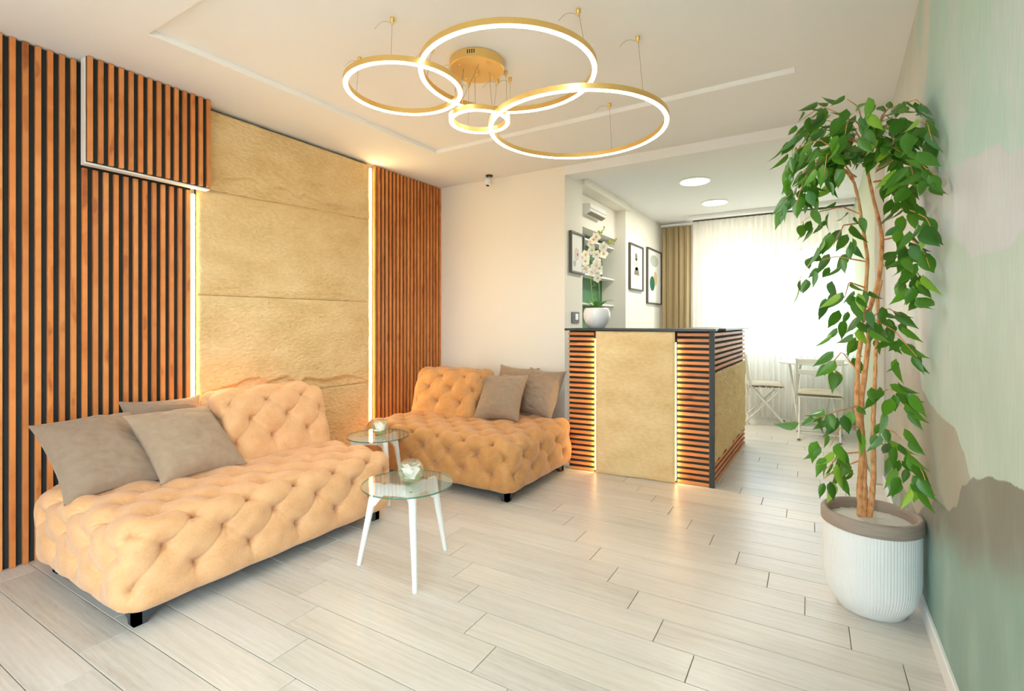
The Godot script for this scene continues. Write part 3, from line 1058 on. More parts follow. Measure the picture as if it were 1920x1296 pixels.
func build_sofas() -> void:
	sofa("tufted_sofa", "long tan tufted velvet sofa against the tall slat panel", P(0.64, 0, 1.56), PI / 2, 1.0, M.velvet)
	sofa("tufted_sofa", "tan tufted velvet loveseat, painted darker for shade, against the cream wall", P(0.95, 0, 3.29), 0.0, -1.0, M.velvet_shaded)
	var g1 := "pillows on the long sofa"
	var g2 := "pillows on the loveseat"
	pillow("large taupe pillow lying at the near end of the long sofa", P(0.55, 0.42, 0.80), P(0.56, 0.42, 1.24), P(0.14, 0.70, 0.91), P(0.13, 0.71, 1.29), 0.15, 0, 3, Vector3(1, 1, 0), g1)
	pillow("light taupe pillow in front, leaning on two others", P(0.70, 0.43, 1.17), P(0.62, 0.43, 1.62), P(0.33, 0.73, 1.17), P(0.33, 0.71, 1.58), 0.14, 1, 7, Vector3(1, 1, 0), g1)
	pillow("taupe pillow mostly hidden behind, touching the slat wall", P(0.28, 0.43, 1.25), P(0.28, 0.43, 1.62), P(0.07, 0.77, 1.22), P(0.07, 0.74, 1.66), 0.12, 2, 11, Vector3(1, 0.5, 0), g1)
	pillow("square taupe pillow in front on the loveseat seat", P(1.0, 0.43, 3.33), P(1.36, 0.43, 3.42), P(0.89, 0.745, 3.6), P(1.28, 0.765, 3.66), 0.14, 0, 5, Vector3(0, 0.5, 1), g2)
	pillow("taupe pillow beside the counter at the loveseat's open end", P(1.18, 0.43, 3.73), P(1.55, 0.43, 3.66), P(1.13, 0.80, 3.93), P(1.51, 0.78, 3.86), 0.14, 0, 13, Vector3(0.2, 0.4, 1), g2)
	pillow("paler pillow peeking up behind the loveseat's front pillows", P(0.82, 0.43, 3.86), P(1.22, 0.43, 3.86), P(0.80, 0.81, 4.0), P(1.2, 0.78, 4.0), 0.12, 1, 17, Vector3(0, 0.4, 1), g2)


# ---- side tables -----------------------------------------------------------
func side_table(label: String, at: Vector3, R: float, H: float, feet: Array) -> void:
	var o := thing("side_table", label, "table", at, 0.0, "round glass side tables")
	var top := B.new()
	top.lathe([Vector2(0, H), Vector2(R - 0.001, H)].map(func(q): return q), 72)
	top.lathe([Vector2(R - 0.001, H - 0.008), Vector2(0, H - 0.008)], 72)
	var g := obj("glass_top", top.mesh(), M.table_glass, o)
	obj("glass_edge", B.new().lathe([Vector2(R - 0.001, H - 0.008), Vector2(R, H - 0.006), Vector2(R, H - 0.002), Vector2(R - 0.001, H)], 72).mesh(), M.glass_edge, g)
	for a in feet:
		var dr := Vector3(cos(a), 0, -sin(a))
		var sd := Vector3(-dr.z, 0, dr.x)
		var l := B.new()
		var bot := dr * 0.25
		var tp := dr * 0.165 + Vector3(0, H - 0.014, 0)
		# tapered leg and flat spoke in one joinery piece
		l.tube([bot, bot.lerp(tp, 0.5), bot.lerp(tp, 0.8), tp], [0.011, 0.0155, 0.018, 0.019], 12)
		obj("leg", l.mesh(), M.white, o)
		var bs := Basis(dr, Vector3.UP, -sd)
		obj("spoke", B.new().extrude([Vector2(0.0, H - 0.07), Vector2(0.12, H - 0.066), Vector2(0.165, H - 0.12), Vector2(0.19, H - 0.12), Vector2(0.176, H - 0.012), Vector2(0.0, H - 0.012)], -0.011, 0.011, Transform3D(bs, Vector3.ZERO)).mesh(), M.white, o)
		var pad := B.new().lathe([Vector2(0.008, H - 0.012), Vector2(0.008, H - 0.008)], 10, dr * 0.12)
		obj("pad", pad.mesh(), M.wire, o)
	for k in 2:
		obj("bolt", B.new().lathe([Vector2(0, 0.014), Vector2(0.005, 0.0135), Vector2(0.005, 0.011)], 8).mesh(), M.wire, o, Vector3(0.05, H - 0.03 - k * 0.022, 0.02), Basis(Vector3.RIGHT, PI / 2))


func flower_mesh(size: float, petals := 5) -> ArrayMesh:
	var b := B.new()
	for k in petals:
		var a := TAU * k / petals
		var f := func(i: int, j: int) -> Vector3:
			var t := j / 5.0
			var u := i / 4.0 * 2.0 - 1.0
			var wd := sin(pow(t, 0.75) * PI * 0.94 + 0.06) * 0.52
			var rad := t * size
			var p := Vector3(u * wd * size, rad, 0.22 * size * sin(t * 1.8) * (1.0 - 0.3 * u * u))
			return Basis(Vector3(0, 0, 1), a) * p
		b.grid(4, 5, f)
	return b.mesh()


func glass_bowl(label: String, at: Vector3, r: float, sd: int) -> void:
	var o := thing("glass_bowl", label, "bowl", at, 0.0, "glass bowls with white flowers")
	var prof := []
	for k in 15:
		var a := lerpf(-PI * 0.5 + 0.35, PI * 0.5 - 0.62, k / 14.0)
		prof.append(Vector2(cos(a) * r, (sin(a) + sin(PI * 0.5 - 0.35)) * r * 0.96))
	prof.push_front(Vector2(0, 0.0))
	obj("glass", B.new().lathe(prof, 36).mesh(), M.bowl_glass, o)
	var wp := [Vector2(0, 0.006)]
	for k in 6:
		var a := lerpf(-PI * 0.5 + 0.4, -0.55, k / 5.0)
		wp.append(Vector2(cos(a) * r * 0.95, (sin(a) + sin(PI * 0.5 - 0.35)) * r * 0.96))
	wp.append(Vector2(0, wp[-1].y))
	obj("water", B.new().lathe(wp, 28).mesh(), M.bowl_water, o)
	var rr := RandomNumberGenerator.new()
	rr.seed = sd
	var fm := flower_mesh(r * 0.56)
	for k in 7:
		var a := k * 1.7 + sd
		var p := Vector3(cos(a) * r * 0.38, r * 0.6 + k * r * 0.07, sin(a) * r * 0.38)
		obj("flower", fm, M.petal, o, p, Basis.from_euler(Vector3(-0.9 + rr.randf_range(-0.4, 0.4), a, rr.randf_range(-0.5, 0.5))))
	for k in 3:
		var a0 := k * 2.1 + sd
		var lp := []
		for t in 10:
			var a := a0 + t * 0.16
			var e := -0.5 + t * 0.13
			lp.append(Vector3(cos(a) * cos(e) * r * 0.93, (sin(e) + 0.94) * r * 0.96, sin(a) * cos(e) * r * 0.93))
		obj("grass_blade", B.new().tube(lp, 0.0016, 5).mesh(), M.orchid_leaf, o)


func build_tables() -> void:
	var f := [atan2(-0.16, 0.196), atan2(-0.10, -0.21), atan2(0.257, 0.04)]
	side_table("round glass side table with three white legs in front of both sofas", P(1.65, 0, 1.843), 0.222, 0.42, f)
	side_table("round glass side table tucked in the corner between the sofas", P(0.74, 0, 2.515), 0.215, 0.42, [f[0] + 0.2, f[1] + 0.2, f[2] + 0.2])
	glass_bowl("small round glass bowl of white flowers on the front side table", P(1.655, 0.4205, 1.862), 0.062, 1)
	glass_bowl("small round glass bowl of white flowers on the corner side table", P(0.735, 0.4205, 2.535), 0.06, 5)


# ---- reception counter -------------------------------------------------------
func stone_slab(w: float, y0: float, y1: float, sd: int, ragged: float) -> ArrayMesh:
	var nz := FastNoiseLite.new()
	nz.seed = sd
	nz.frequency = 1.0
	nz.fractal_octaves = 4
	var nu := 60
	var nv := 70
	var pt := func(i: int, j: int) -> Vector3:
		var u := float(i) / nu
		var t := float(j) / nv
		var x := u * w + ragged * 0.5 * nz.get_noise_2d(t * 9.0, 50.0 + u * 2.0) * (1.0 if i == 0 or i == nu else 0.4)
		var yb := y0 + ragged * (nz.get_noise_2d(u * 5.0, 7.0) + 0.5 * nz.get_noise_2d(u * 19.0, 3.0))
		var yt := y1 + ragged * 0.4 * nz.get_noise_2d(u * 6.0, 19.0)
		var z := 0.012 + 0.006 * nz.get_noise_2d(u * 2.5, t * 3.0) + (0.004 + ragged * 0.12) * nz.get_noise_2d(u * 7.0 + t * 3.0, t * 9.0)
		var e := minf(minf(u, 1.0 - u) * w, minf(t, 1.0 - t) * (y1 - y0))
		z -= 0.008 * (1.0 - smoothstep(0.0, 0.015, e))
		return Vector3(x, lerpf(yb, yt, t), z)
	var s := B.new().grid(nu, nv, pt, true)
	for e in 2:
		var jj: int = 0 if e == 0 else nv
		for i in nu:
			var a: Vector3 = pt.call(i, jj)
			var c: Vector3 = pt.call(i + 1, jj)
			s.poly([a, c, Vector3(c.x, c.y, 0), Vector3(a.x, a.y, 0)], Vector3(0, -1 if e == 0 else 1, 0))
		var ii: int = 0 if e == 0 else nu
		for j in nv:
			var a: Vector3 = pt.call(ii, j)
			var c: Vector3 = pt.call(ii, j + 1)
			s.poly([a, c, Vector3(c.x, c.y, 0), Vector3(a.x, a.y, 0)], Vector3(-1 if e == 0 else 1, 0, 0))
	return s.mesh()


func build_counter() -> void:
	var o := thing("reception_counter", "L-shaped reception counter of horizontal slats and sandstone with dark top", "counter", P(2.735, 0, 3.885))
	var H := 1.145
	var th := atan2(0.11, 1.125)
	var LF := 1.13
	var fb := Basis(Vector3.UP, th)
	var f0 := P(-1.125, 0, -0.11)                       # left end of the front
	var FT := func(p: Vector3) -> Vector3: return f0 + fb * p
	var sb := Basis(Vector3.UP, deg_to_rad(88.9))
	# cores
	obj("front_core", B.new().box(Vector3(LF * 0.5, H * 0.5, -0.09), Vector3(LF - 0.01, H - 0.004, 0.11)).mesh(), M.backing, o, f0, fb)
	obj("side_core", B.new().box(Vector3(0.81, H * 0.5, -0.09), Vector3(1.6, H - 0.004, 0.11)).mesh(), M.backing, o, Vector3.ZERO, sb)
	# tops
	obj("countertop", B.new().box(Vector3(LF * 0.5 - 0.005, H + 0.009, -0.2), Vector3(LF + 0.03, 0.018, 0.44), 0.002).mesh(), M.counter_top, o, f0, fb)
	obj("countertop", B.new().box(Vector3(0.98, H + 0.009, -0.19), Vector3(1.28, 0.018, 0.42), 0.002).mesh(), M.counter_top, o, Vector3.ZERO, sb)
	obj("corner_post", B.new().box(Vector3(LF - 0.018, H * 0.5, -0.018), Vector3(0.036, H, 0.04), 0.002).mesh(), M.black_metal, o, f0, fb)
	var pitch := 0.0425
	var mk := func(w: float) -> ArrayMesh: return B.new().box(Vector3.ZERO, Vector3(w, 0.0225, 0.02), 0.0015).mesh()
	var ml: ArrayMesh = mk.call(0.218)
	var mr: ArrayMesh = mk.call(0.225)
	var ms: ArrayMesh = mk.call(1.585)
	for i in 27:
		var y := 0.0145 + i * pitch
		obj("slat", ml, M["slat_flat_%d" % (i * 5 % 3)], o, FT.call(Vector3(0.112, y, -0.024)), fb)
		obj("slat", mr, M["slat_flat_%d" % (i * 7 % 3)], o, FT.call(Vector3(0.981, y, -0.024)), fb)
		obj("slat", ms, M["slat_flat_%d" % (i * 4 % 3)], o, sb * Vector3(0.82, y, -0.024), sb)
	obj("stone_panel", stone_slab(0.612, 0.004, H - 0.004, 5, 0.0), M.stone_2, o, FT.call(Vector3(0.241, 0, -0.002)), fb)
	obj("stone_panel", stone_slab(1.5, 0.17, 0.83, 6, 0.035), M.stone_1, o, sb * Vector3(0.07, 0, -0.014), sb)
	# lit strips at both edges of the front stone
	for e in [[0.235, 0.02, 1.06, 1.0], [0.859, 0.02, 1.04, -1.0]]:
		var h: float = e[2]
		var at: Vector3 = FT.call(Vector3(e[0], e[1], -0.006))
		obj("led_strip", B.new().box(Vector3(0, h * 0.5, 0), Vector3(0.008, h, 0.008), 0.002).mesh(), M.led, o, at, fb)
		var l := AreaLight3D.new()
		l.name = "strip_light"
		l.area_size = Vector2(0.008, h)
		l.light_color = Color(1.0, 0.86, 0.6)
		l.light_energy = 0.16
		l.shadow_enabled = true
		l.area_range = 15.0
		l.transform = Transform3D(fb, at + Vector3(0, h * 0.5, 0) + fb * Vector3(-0.006 * e[3], 0, 0.002))
		l.rotate_object_local(Vector3.UP, PI * 0.5 * e[3])
		o.add_child(l, true)


# ---- orchid on the counter ------------------------------------------------------
func strap_leaf(len: float, w: float, arch: float) -> ArrayMesh:
	var f := func(i: int, j: int) -> Vector3:
		var t := j / 8.0
		var u := i / 4.0 * 2.0 - 1.0
		var wd := w * sin(pow(t, 0.6) * PI * 0.93 + 0.2)
		return Vector3(u * wd, arch * sin(t * 2.3) - 0.25 * wd * (1.0 - absf(u)), t * len)
	return B.new().grid(4, 8, f).mesh()


func build_orchid() -> void:
	var o := thing("potted_orchid", "white orchid with two tall sprays in a round white pot", "potted plant", P(1.765, 1.163, 4.03))
	obj("pot", B.new().lathe([Vector2(0, 0), Vector2(0.06, 0), Vector2(0.066, 0.004), Vector2(0.094, 0.04), Vector2(0.112, 0.085), Vector2(0.114, 0.12), Vector2(0.106, 0.155), Vector2(0.098, 0.17), Vector2(0.092, 0.172), Vector2(0.09, 0.168), Vector2(0.098, 0.15), Vector2(0.09, 0.14), Vector2(0, 0.145)], 48).mesh(), M.ceramic, o)
	var r := RandomNumberGenerator.new()
	r.seed = 4
	for k in 9:
		var a := k * TAU / 9.0 + r.randf_range(-0.2, 0.2)
		obj("leaf", strap_leaf(r.randf_range(0.11, 0.19), 0.02, r.randf_range(0.02, 0.07)), M.orchid_leaf, o, Vector3(0, 0.155, 0), Basis(Vector3.UP, a) * Basis(Vector3.RIGHT, -0.15))
	# sprays in the plant's own metres
	var sprays := [
		[Vector3(-0.02, 0.15, 0), Vector3(-0.045, 0.35, 0.01), Vector3(-0.06, 0.58, 0.02), Vector3(-0.045, 0.70, 0.02), Vector3(0.02, 0.79, 0.03), Vector3(0.08, 0.835, 0.03)],
		[Vector3(0.03, 0.15, 0.01), Vector3(0.03, 0.36, 0.02), Vector3(0.02, 0.5, 0.03), Vector3(0.04, 0.62, 0.04), Vector3(0.1, 0.69, 0.05), Vector3(0.19, 0.725, 0.05)]]
	var fm := flower_mesh(0.043)
	var lm := B.new().lathe([Vector2(0, 0.014), Vector2(0.007, 0.01), Vector2(0.009, 0.0), Vector2(0, -0.004)], 10).mesh()
	var bm := B.new().lathe([Vector2(0, -0.014), Vector2(0.009, -0.008), Vector2(0.012, 0.002), Vector2(0.007, 0.012), Vector2(0, 0.016)], 12).mesh()
	for s in sprays.size():
		var cv := Curve3D.new()
		for p in sprays[s]:
			cv.add_point(p)
		var path := []
		for k in 24:
			path.append(cv.sample_baked(cv.get_baked_length() * k / 23.0))
		obj("stalk", B.new().tube(path, 0.0035, 7).mesh(), M.stem_green, o)
		var nf := 8 if s == 0 else 9
		for k in nf:
			var t := lerpf(0.5, 0.9, float(k) / (nf - 1))
			var p := cv.sample_baked(cv.get_baked_length() * t)
			p += Vector3(r.randf_range(-0.035, 0.035), -0.03 + r.randf_range(-0.03, 0.02), 0.03 + r.randf_range(-0.02, 0.03))
			var fo := obj("flower", fm, M.petal, o, p, Basis.from_euler(Vector3(r.randf_range(-0.3, 0.4), 0.5 + r.randf_range(-0.7, 0.7), r.randf_range(-0.6, 0.6))))
			obj("lip", lm, M.lip, fo, Vector3(0, 0, 0.012), Basis(Vector3.RIGHT, PI / 2))
		for k in 3:
			var p := cv.sample_baked(cv.get_baked_length() * (0.92 + 0.04 * k))
			obj("bud", bm, M.bud, o, p + Vector3(0, 0.012 if k % 2 == 0 else -0.012, 0.005), Basis.from_euler(Vector3(0.5, 0, r.randf_range(-0.8, 0.8))).scaled(Vector3.ONE * (1.1 - 0.2 * k)))


# ---- the tall fig -------------------------------------------------------------
func fig_leaf(len: float, w: float, fold: float, droop: float) -> ArrayMesh:
	# along -y from the stalk; three strips: left edge, midrib, right edge
	var f := func(i: int, j: int) -> Vector3:
		var t := j / 6.0
		var u := i / 2.0 * 2.0 - 1.0
		var wd := w * (pow(sin(PI * pow(t, 0.72)), 0.9) * (1.0 - 0.35 * t) if t < 1.0 else 0.0)
		if j == 5:
			wd *= 0.75
		return Vector3(u * wd, -t * len, -fold * absf(u) * wd / w * 0.012 + droop * t * t * len)
	return B.new().grid(2, 6, f).mesh()


const FIG_STEMS := [
	[Vector3(-0.033, 0.35, -0.01), Vector3(-0.039, 0.497, -0.01), Vector3(-0.03, 0.602, -0.01), Vector3(-0.033, 0.725, -0.01), Vector3(-0.045, 0.816, -0.01), Vector3(-0.049, 0.899, -0.01), Vector3(-0.045, 1.037, -0.01), Vector3(-0.033, 1.143, -0.01), Vector3(-0.024, 1.244, -0.01), Vector3(-0.016, 1.359, -0.01), Vector3(-0.009, 1.479, -0.01), Vector3(-0.028, 1.625, -0.01), Vector3(-0.039, 1.718, -0.01), Vector3(-0.06, 1.827, -0.01), Vector3(-0.099, 1.884, -0.01)],
	[Vector3(-0.024, 0.35, -0.01), Vector3(-0.024, 0.603, -0.02), Vector3(-0.033, 0.773, -0.03), Vector3(-0.03, 0.889, -0.04), Vector3(-0.016, 0.993, -0.04), Vector3(-0.005, 1.137, -0.04), Vector3(-0.007, 1.244, -0.04), Vector3(0.01, 1.312, -0.04), Vector3(0.035, 1.407, -0.04), Vector3(0.043, 1.56, -0.04), Vector3(0.033, 1.644, -0.04), Vector3(0.01, 1.751, -0.04), Vector3(-0.007, 1.858, -0.04), Vector3(-0.009, 1.957, -0.04), Vector3(0.01, 2.051, -0.04)],
	[Vector3(-0.005, 0.35, -0.01), Vector3(0.01, 0.539, -0.003), Vector3(0.008, 0.68, 0.003), Vector3(0.008, 0.821, 0.01), Vector3(0.013, 0.949, 0.01), Vector3(0.019, 1.131, 0.01), Vector3(0.028, 1.221, 0.01), Vector3(0.024, 1.323, 0.01), Vector3(0.037, 1.391, 0.01)]]

const FIG_BRANCHES := [[26, Vector3(-0.01, 1.93, -0.01), Vector3(-0.14, 2.13, -0.07), Vector3(-0.26, 2.12, -0.1), Vector3(-0.3, 2.03, -0.14)],
	[22, Vector3(-0.01, 1.94, -0.01), Vector3(-0.08, 2.11, -0.02), Vector3(-0.18, 2.18, -0.02), Vector3(-0.27, 2.13, -0.03)],
	[14, Vector3(0, 1.95, -0.01), Vector3(-0.05, 2.11, 0.09), Vector3(-0.09, 2.11, 0.19)],
	[16, Vector3(0, 1.96, -0.01), Vector3(0.05, 2.12, -0.04), Vector3(0.14, 2.09, 0.1), Vector3(0.14, 2, 0.27)],
	[24, Vector3(0.01, 1.93, -0.01), Vector3(0.12, 2.03, -0.04), Vector3(0.14, 1.92, 0.33), Vector3(0.14, 1.83, 0.42)],
	[24, Vector3(0.02, 1.86, -0.01), Vector3(0.11, 1.9, 0.03), Vector3(0.14, 1.78, 0.27), Vector3(0.14, 1.7, 0.47)],
	[18, Vector3(0.01, 1.81, -0.01), Vector3(0.11, 1.84, -0.1), Vector3(0.14, 1.75, -0.03)],
	[26, Vector3(-0.05, 1.84, -0.01), Vector3(-0.16, 1.92, 0.06), Vector3(-0.24, 1.84, 0.12), Vector3(-0.27, 1.71, 0.19)],
	[18, Vector3(-0.06, 1.84, -0.01), Vector3(-0.12, 1.94, 0.04), Vector3(-0.2, 1.91, 0.09)],
	[16, Vector3(-0.01, 1.91, -0.01), Vector3(0.03, 1.99, 0), Vector3(0.1, 1.97, 0.02)],
	[10, Vector3(-0.07, 1.89, -0.01), Vector3(-0.11, 1.96, 0.19)],
	[14, Vector3(-0.02, 1.91, -0.01), Vector3(-0.06, 1.95, 0.19)],
	[16, Vector3(0.04, 1.63, -0.01), Vector3(0.1, 1.7, -0.06), Vector3(0.14, 1.58, 0.33), Vector3(0.14, 1.53, 0.41)],
	[22, Vector3(0.04, 1.56, -0.01), Vector3(0.12, 1.58, -0.07), Vector3(0.14, 1.47, 0.27), Vector3(0.14, 1.4, 0.38)],
	[16, Vector3(0.04, 1.45, -0.01), Vector3(0.1, 1.46, 0.04), Vector3(0.14, 1.41, 0.1), Vector3(0.14, 1.33, 0.33)],
	[9, Vector3(-0.04, 1.68, -0.01), Vector3(-0.1, 1.72, -0.02), Vector3(-0.2, 1.71, -0.04), Vector3(-0.26, 1.67, -0.05)],
	[14, Vector3(-0.03, 1.64, -0.01), Vector3(-0.1, 1.62, 0.09), Vector3(-0.14, 1.52, 0.19)],
	[12, Vector3(-0.01, 1.47, -0.01), Vector3(-0.12, 1.5, 0), Vector3(-0.22, 1.48, 0.02), Vector3(-0.27, 1.39, 0.04)],
	[14, Vector3(-0.02, 1.36, -0.01), Vector3(-0.08, 1.38, 0.09), Vector3(-0.1, 1.31, 0.19)],
	[10, Vector3(0, 1.27, -0.01), Vector3(-0.05, 1.24, 0.09), Vector3(-0.08, 1.18, 0.19)],
	[8, Vector3(0.01, 1.24, -0.01), Vector3(0.06, 1.27, 0), Vector3(0.1, 1.24, 0.02)],
	[14, Vector3(0.02, 1.22, -0.01), Vector3(0.07, 1.18, 0.09), Vector3(0.13, 1.08, 0.19)],
	[8, Vector3(0, 1.27, -0.01), Vector3(0.01, 1.15, -0.12)],
	[9, Vector3(-0.04, 0.99, -0.01), Vector3(-0.1, 1.08, -0.08), Vector3(-0.15, 1, -0.16)],
	[16, Vector3(0.01, 0.9, -0.01), Vector3(0.06, 0.94, 0.06), Vector3(0.09, 0.88, 0.12)],
	[11, Vector3(-0.04, 0.85, -0.01), Vector3(-0.13, 0.83, 0.08), Vector3(-0.21, 0.8, 0.16)],
	[10, Vector3(-0.03, 0.76, -0.01), Vector3(-0.11, 0.77, 0.09), Vector3(-0.15, 0.7, 0.19)],
	[10, Vector3(0.01, 0.77, -0.01), Vector3(0.07, 0.77, 0.09), Vector3(0.09, 0.75, 0.19)],
	[18, Vector3(0.01, 0.7, -0.01), Vector3(0.1, 0.68, -0.04), Vector3(0.14, 0.66, 0.22), Vector3(0.14, 0.63, 0.33)],
	[12, Vector3(-0.04, 0.65, -0.01), Vector3(-0.1, 0.64, 0.01), Vector3(-0.16, 0.57, 0.03)],
	[6, Vector3(-0.03, 0.62, -0.01), Vector3(-0.12, 0.56, -0.02), Vector3(-0.17, 0.51, -0.02)],
	[20, Vector3(-0.06, 1.84, -0.01), Vector3(-0.19, 1.94, 0.02), Vector3(-0.26, 1.87, 0.05), Vector3(-0.29, 1.75, 0.08)],
	[18, Vector3(-0.05, 1.9, -0.01), Vector3(-0.19, 2.03, 0.0), Vector3(-0.28, 1.99, 0.02), Vector3(-0.31, 1.89, 0.02)],
	[20, Vector3(-0.01, 1.95, -0.03), Vector3(-0.05, 2.05, 0.08), Vector3(-0.09, 2.02, 0.2), Vector3(-0.1, 1.95, 0.26)],
	[20, Vector3(0.0, 1.93, -0.03), Vector3(0.04, 2.02, 0.08), Vector3(0.06, 1.96, 0.2), Vector3(0.05, 1.88, 0.26)],
	[18, Vector3(-0.06, 1.83, -0.01), Vector3(-0.12, 1.93, 0.1), Vector3(-0.16, 1.9, 0.2), Vector3(-0.17, 1.8, 0.24)],
	[18, Vector3(0.0, 1.9, -0.03), Vector3(0.06, 1.92, 0.1), Vector3(0.1, 1.84, 0.22), Vector3(0.11, 1.74, 0.28)],
	[18, Vector3(-0.04, 2.0, -0.05), Vector3(-0.14, 2.08, -0.12), Vector3(-0.2, 2.05, -0.2), Vector3(-0.22, 1.95, -0.24)],
	[16, Vector3(0.01, 2.03, -0.04), Vector3(0.06, 2.12, -0.1), Vector3(0.1, 2.1, -0.18), Vector3(0.12, 2.0, -0.22)]]


func build_fig() -> void:
	var o := thing("potted_fig_tree", "tall weeping fig with bare stems in a ribbed white planter", "potted tree", P(3.572, 0, 2.62))
	# ribbed pot
	var R := 0.172
	var rows := [Vector2(0.112, 0.0), Vector2(0.122, 0.004), Vector2(0.126, 0.014), Vector2(0.131, 0.022), Vector2(0.146, 0.045), Vector2(0.16, 0.075), Vector2(0.168, 0.11), Vector2(R, 0.15), Vector2(R, 0.25), Vector2(R, 0.355)]
	var segs := 96 * 4
	var f := func(i: int, j: int) -> Vector3:
		var a := TAU * i / segs
		var rib := 0.0022 * absf(sin(a * 48.0)) * smoothstep(0.016, 0.05, rows[j].y)
		var r: float = rows[j].x + rib
		return Vector3(cos(a) * r, rows[j].y, sin(a) * r)
	var pot := obj("planter", B.new().grid(segs, rows.size() - 1, f, false).mesh(), M.pot_white, o)
	obj("rim", B.new().lathe([Vector2(R + 0.001, 0.352), Vector2(R + 0.008, 0.356), Vector2(R + 0.01, 0.362), Vector2(R + 0.01, 0.4), Vector2(R + 0.006, 0.408), Vector2(R, 0.41), Vector2(R - 0.01, 0.408), Vector2(R - 0.016, 0.4), Vector2(R - 0.022, 0.35), Vector2(R - 0.022, 0.33)], 72).mesh(), M.taupe_rim, pot)
	var nz := FastNoiseLite.new()
	nz.seed = 2
	nz.frequency = 60.0
	var gv := func(i: int, j: int) -> Vector3:
		var a := TAU * i / 60.0
		var r := (R - 0.02) * j / 12.0
		var x := cos(a) * r
		var z := sin(a) * r
		return Vector3(x, 0.366 + 0.012 * (1.0 - j / 12.0) + 0.006 * nz.get_noise_2d(x, z), z)
	var gvo := obj("gravel", B.new().grid(60, 12, gv, true).mesh(), M.gravel, pot)
	gvo.set_meta("kind", "stuff")
	var rg := RandomNumberGenerator.new()
	rg.seed = 31
	var thick := [0.014, 0.015, 0.0125]
	for s in FIG_STEMS.size():
		var cv := Curve3D.new()
		for p in FIG_STEMS[s]:
			cv.add_point(p)
		var path := []
		var rad := []
		var m := 40
		for k in m:
			var t := float(k) / (m - 1)
			path.append(cv.sample_baked(cv.get_baked_length() * t) + Vector3(rg.randf_range(-1, 1), 0, rg.randf_range(-1, 1)) * 0.0012)
			rad.append(lerpf(thick[s], 0.005, pow(t, 0.8)) * (1.0 + 0.1 * sin(k * 2.3 + s)))
		obj("trunk", B.new().tube(path, rad, 9).mesh(), M.bark, o)
	var leaves := []
	for k in 4:
		leaves.append(fig_leaf(1.0, 0.2 + 0.022 * k, 6.0, 0.1 + 0.08 * k))
	var places := []
	for br in FIG_BRANCHES:
		var cv := Curve3D.new()
		var np: int = br.size() - 1
		for k in np:
			var p: Vector3 = br[k + 1]
			var tan := Vector3.ZERO
			if k > 0 and k < np - 1:
				tan = ((br[k + 2] as Vector3) - (br[k] as Vector3)) * 0.18
			cv.add_point(p, -tan, tan)
		var L := cv.get_baked_length()
		var path := []
		var rad := []
		for k in 12:
			path.append(cv.sample_baked(L * k / 11.0))
			rad.append(lerpf(0.0038, 0.0012, k / 11.0))
		obj("branch", B.new().tube(path, rad, 5).mesh(), M.bark, o)
		var n: int = br[0]
		for k in n:
			var t := lerpf(0.18, 1.0, pow((k + rg.randf()) / n, 0.8))
			var p := cv.sample_baked(L * t)
			var side := 1.0 if k % 2 == 0 else -1.0
			var along := (cv.sample_baked(minf(L, L * t + 0.02)) - cv.sample_baked(maxf(0, L * t - 0.02))).normalized()
			var across := along.cross(Vector3.UP).normalized() * side
			var tw := p + (across * rg.randf_range(0.005, 0.075) + Vector3(0, rg.randf_range(-0.05, 0.03), 0))
			var dirn := (along * rg.randf_range(0.1, 0.8) + across * rg.randf_range(0.2, 0.8) + Vector3(0, rg.randf_range(-1.3, -0.35), 0) + Vector3(rg.randf_range(-0.3, 0.3), 0, rg.randf_range(-0.3, 0.3))).normalized()
			var up := (Vector3(rg.randf_range(-0.7, 0.5), rg.randf_range(0.2, 1.0), rg.randf_range(0.1, 0.9))).normalized()
			var zz := (up - dirn * up.dot(dirn)).normalized()
			var len := rg.randf_range(0.066, 0.112)
			# keep clear of the wall
			var tip := tw + dirn * len
			var over := maxf(tip.x, tw.x) - 0.16
			if over > 0:
				tw.x -= over
			var bs := Basis((-dirn).cross(zz), -dirn, zz).scaled_local(Vector3.ONE * len)
			var lv := rg.randf()
			var mk := 0 if lv < 0.36 else 1 if lv < 0.66 else 2 if lv < 0.78 else 3 if lv < 0.9 else 4
			places.append([Transform3D(bs, tw), rg.randi_range(0, 3), mk, len * (1.0 + tw.z * 0.3)])
	places.sort_custom(func(a, c): return a[3] > c[3])
	var rest := B.new()
	for k in places.size():
		var q: Array = places[k]
		var tf: Transform3D = q[0]
		if k < 300:
			obj("leaf", leaves[q[1]], M["leaf_%d" % q[2]], o, tf.origin, tf.basis)
		else:
			var am: Array = (leaves[q[1]] as ArrayMesh).surface_get_arrays(0)
			var s0 := rest.v.size()
			for i in am[Mesh.ARRAY_VERTEX].size():
				rest.v.append(tf * am[Mesh.ARRAY_VERTEX][i])
				rest.n.append((tf.basis * am[Mesh.ARRAY_NORMAL][i]).normalized())
				rest.uv.append(Vector2.ZERO)
			for i in am[Mesh.ARRAY_INDEX]:
				rest.ix.append(s0 + i)
	var fo := obj("foliage", rest.mesh(), M.leaf_0, o)
	fo.set_meta("kind", "stuff")


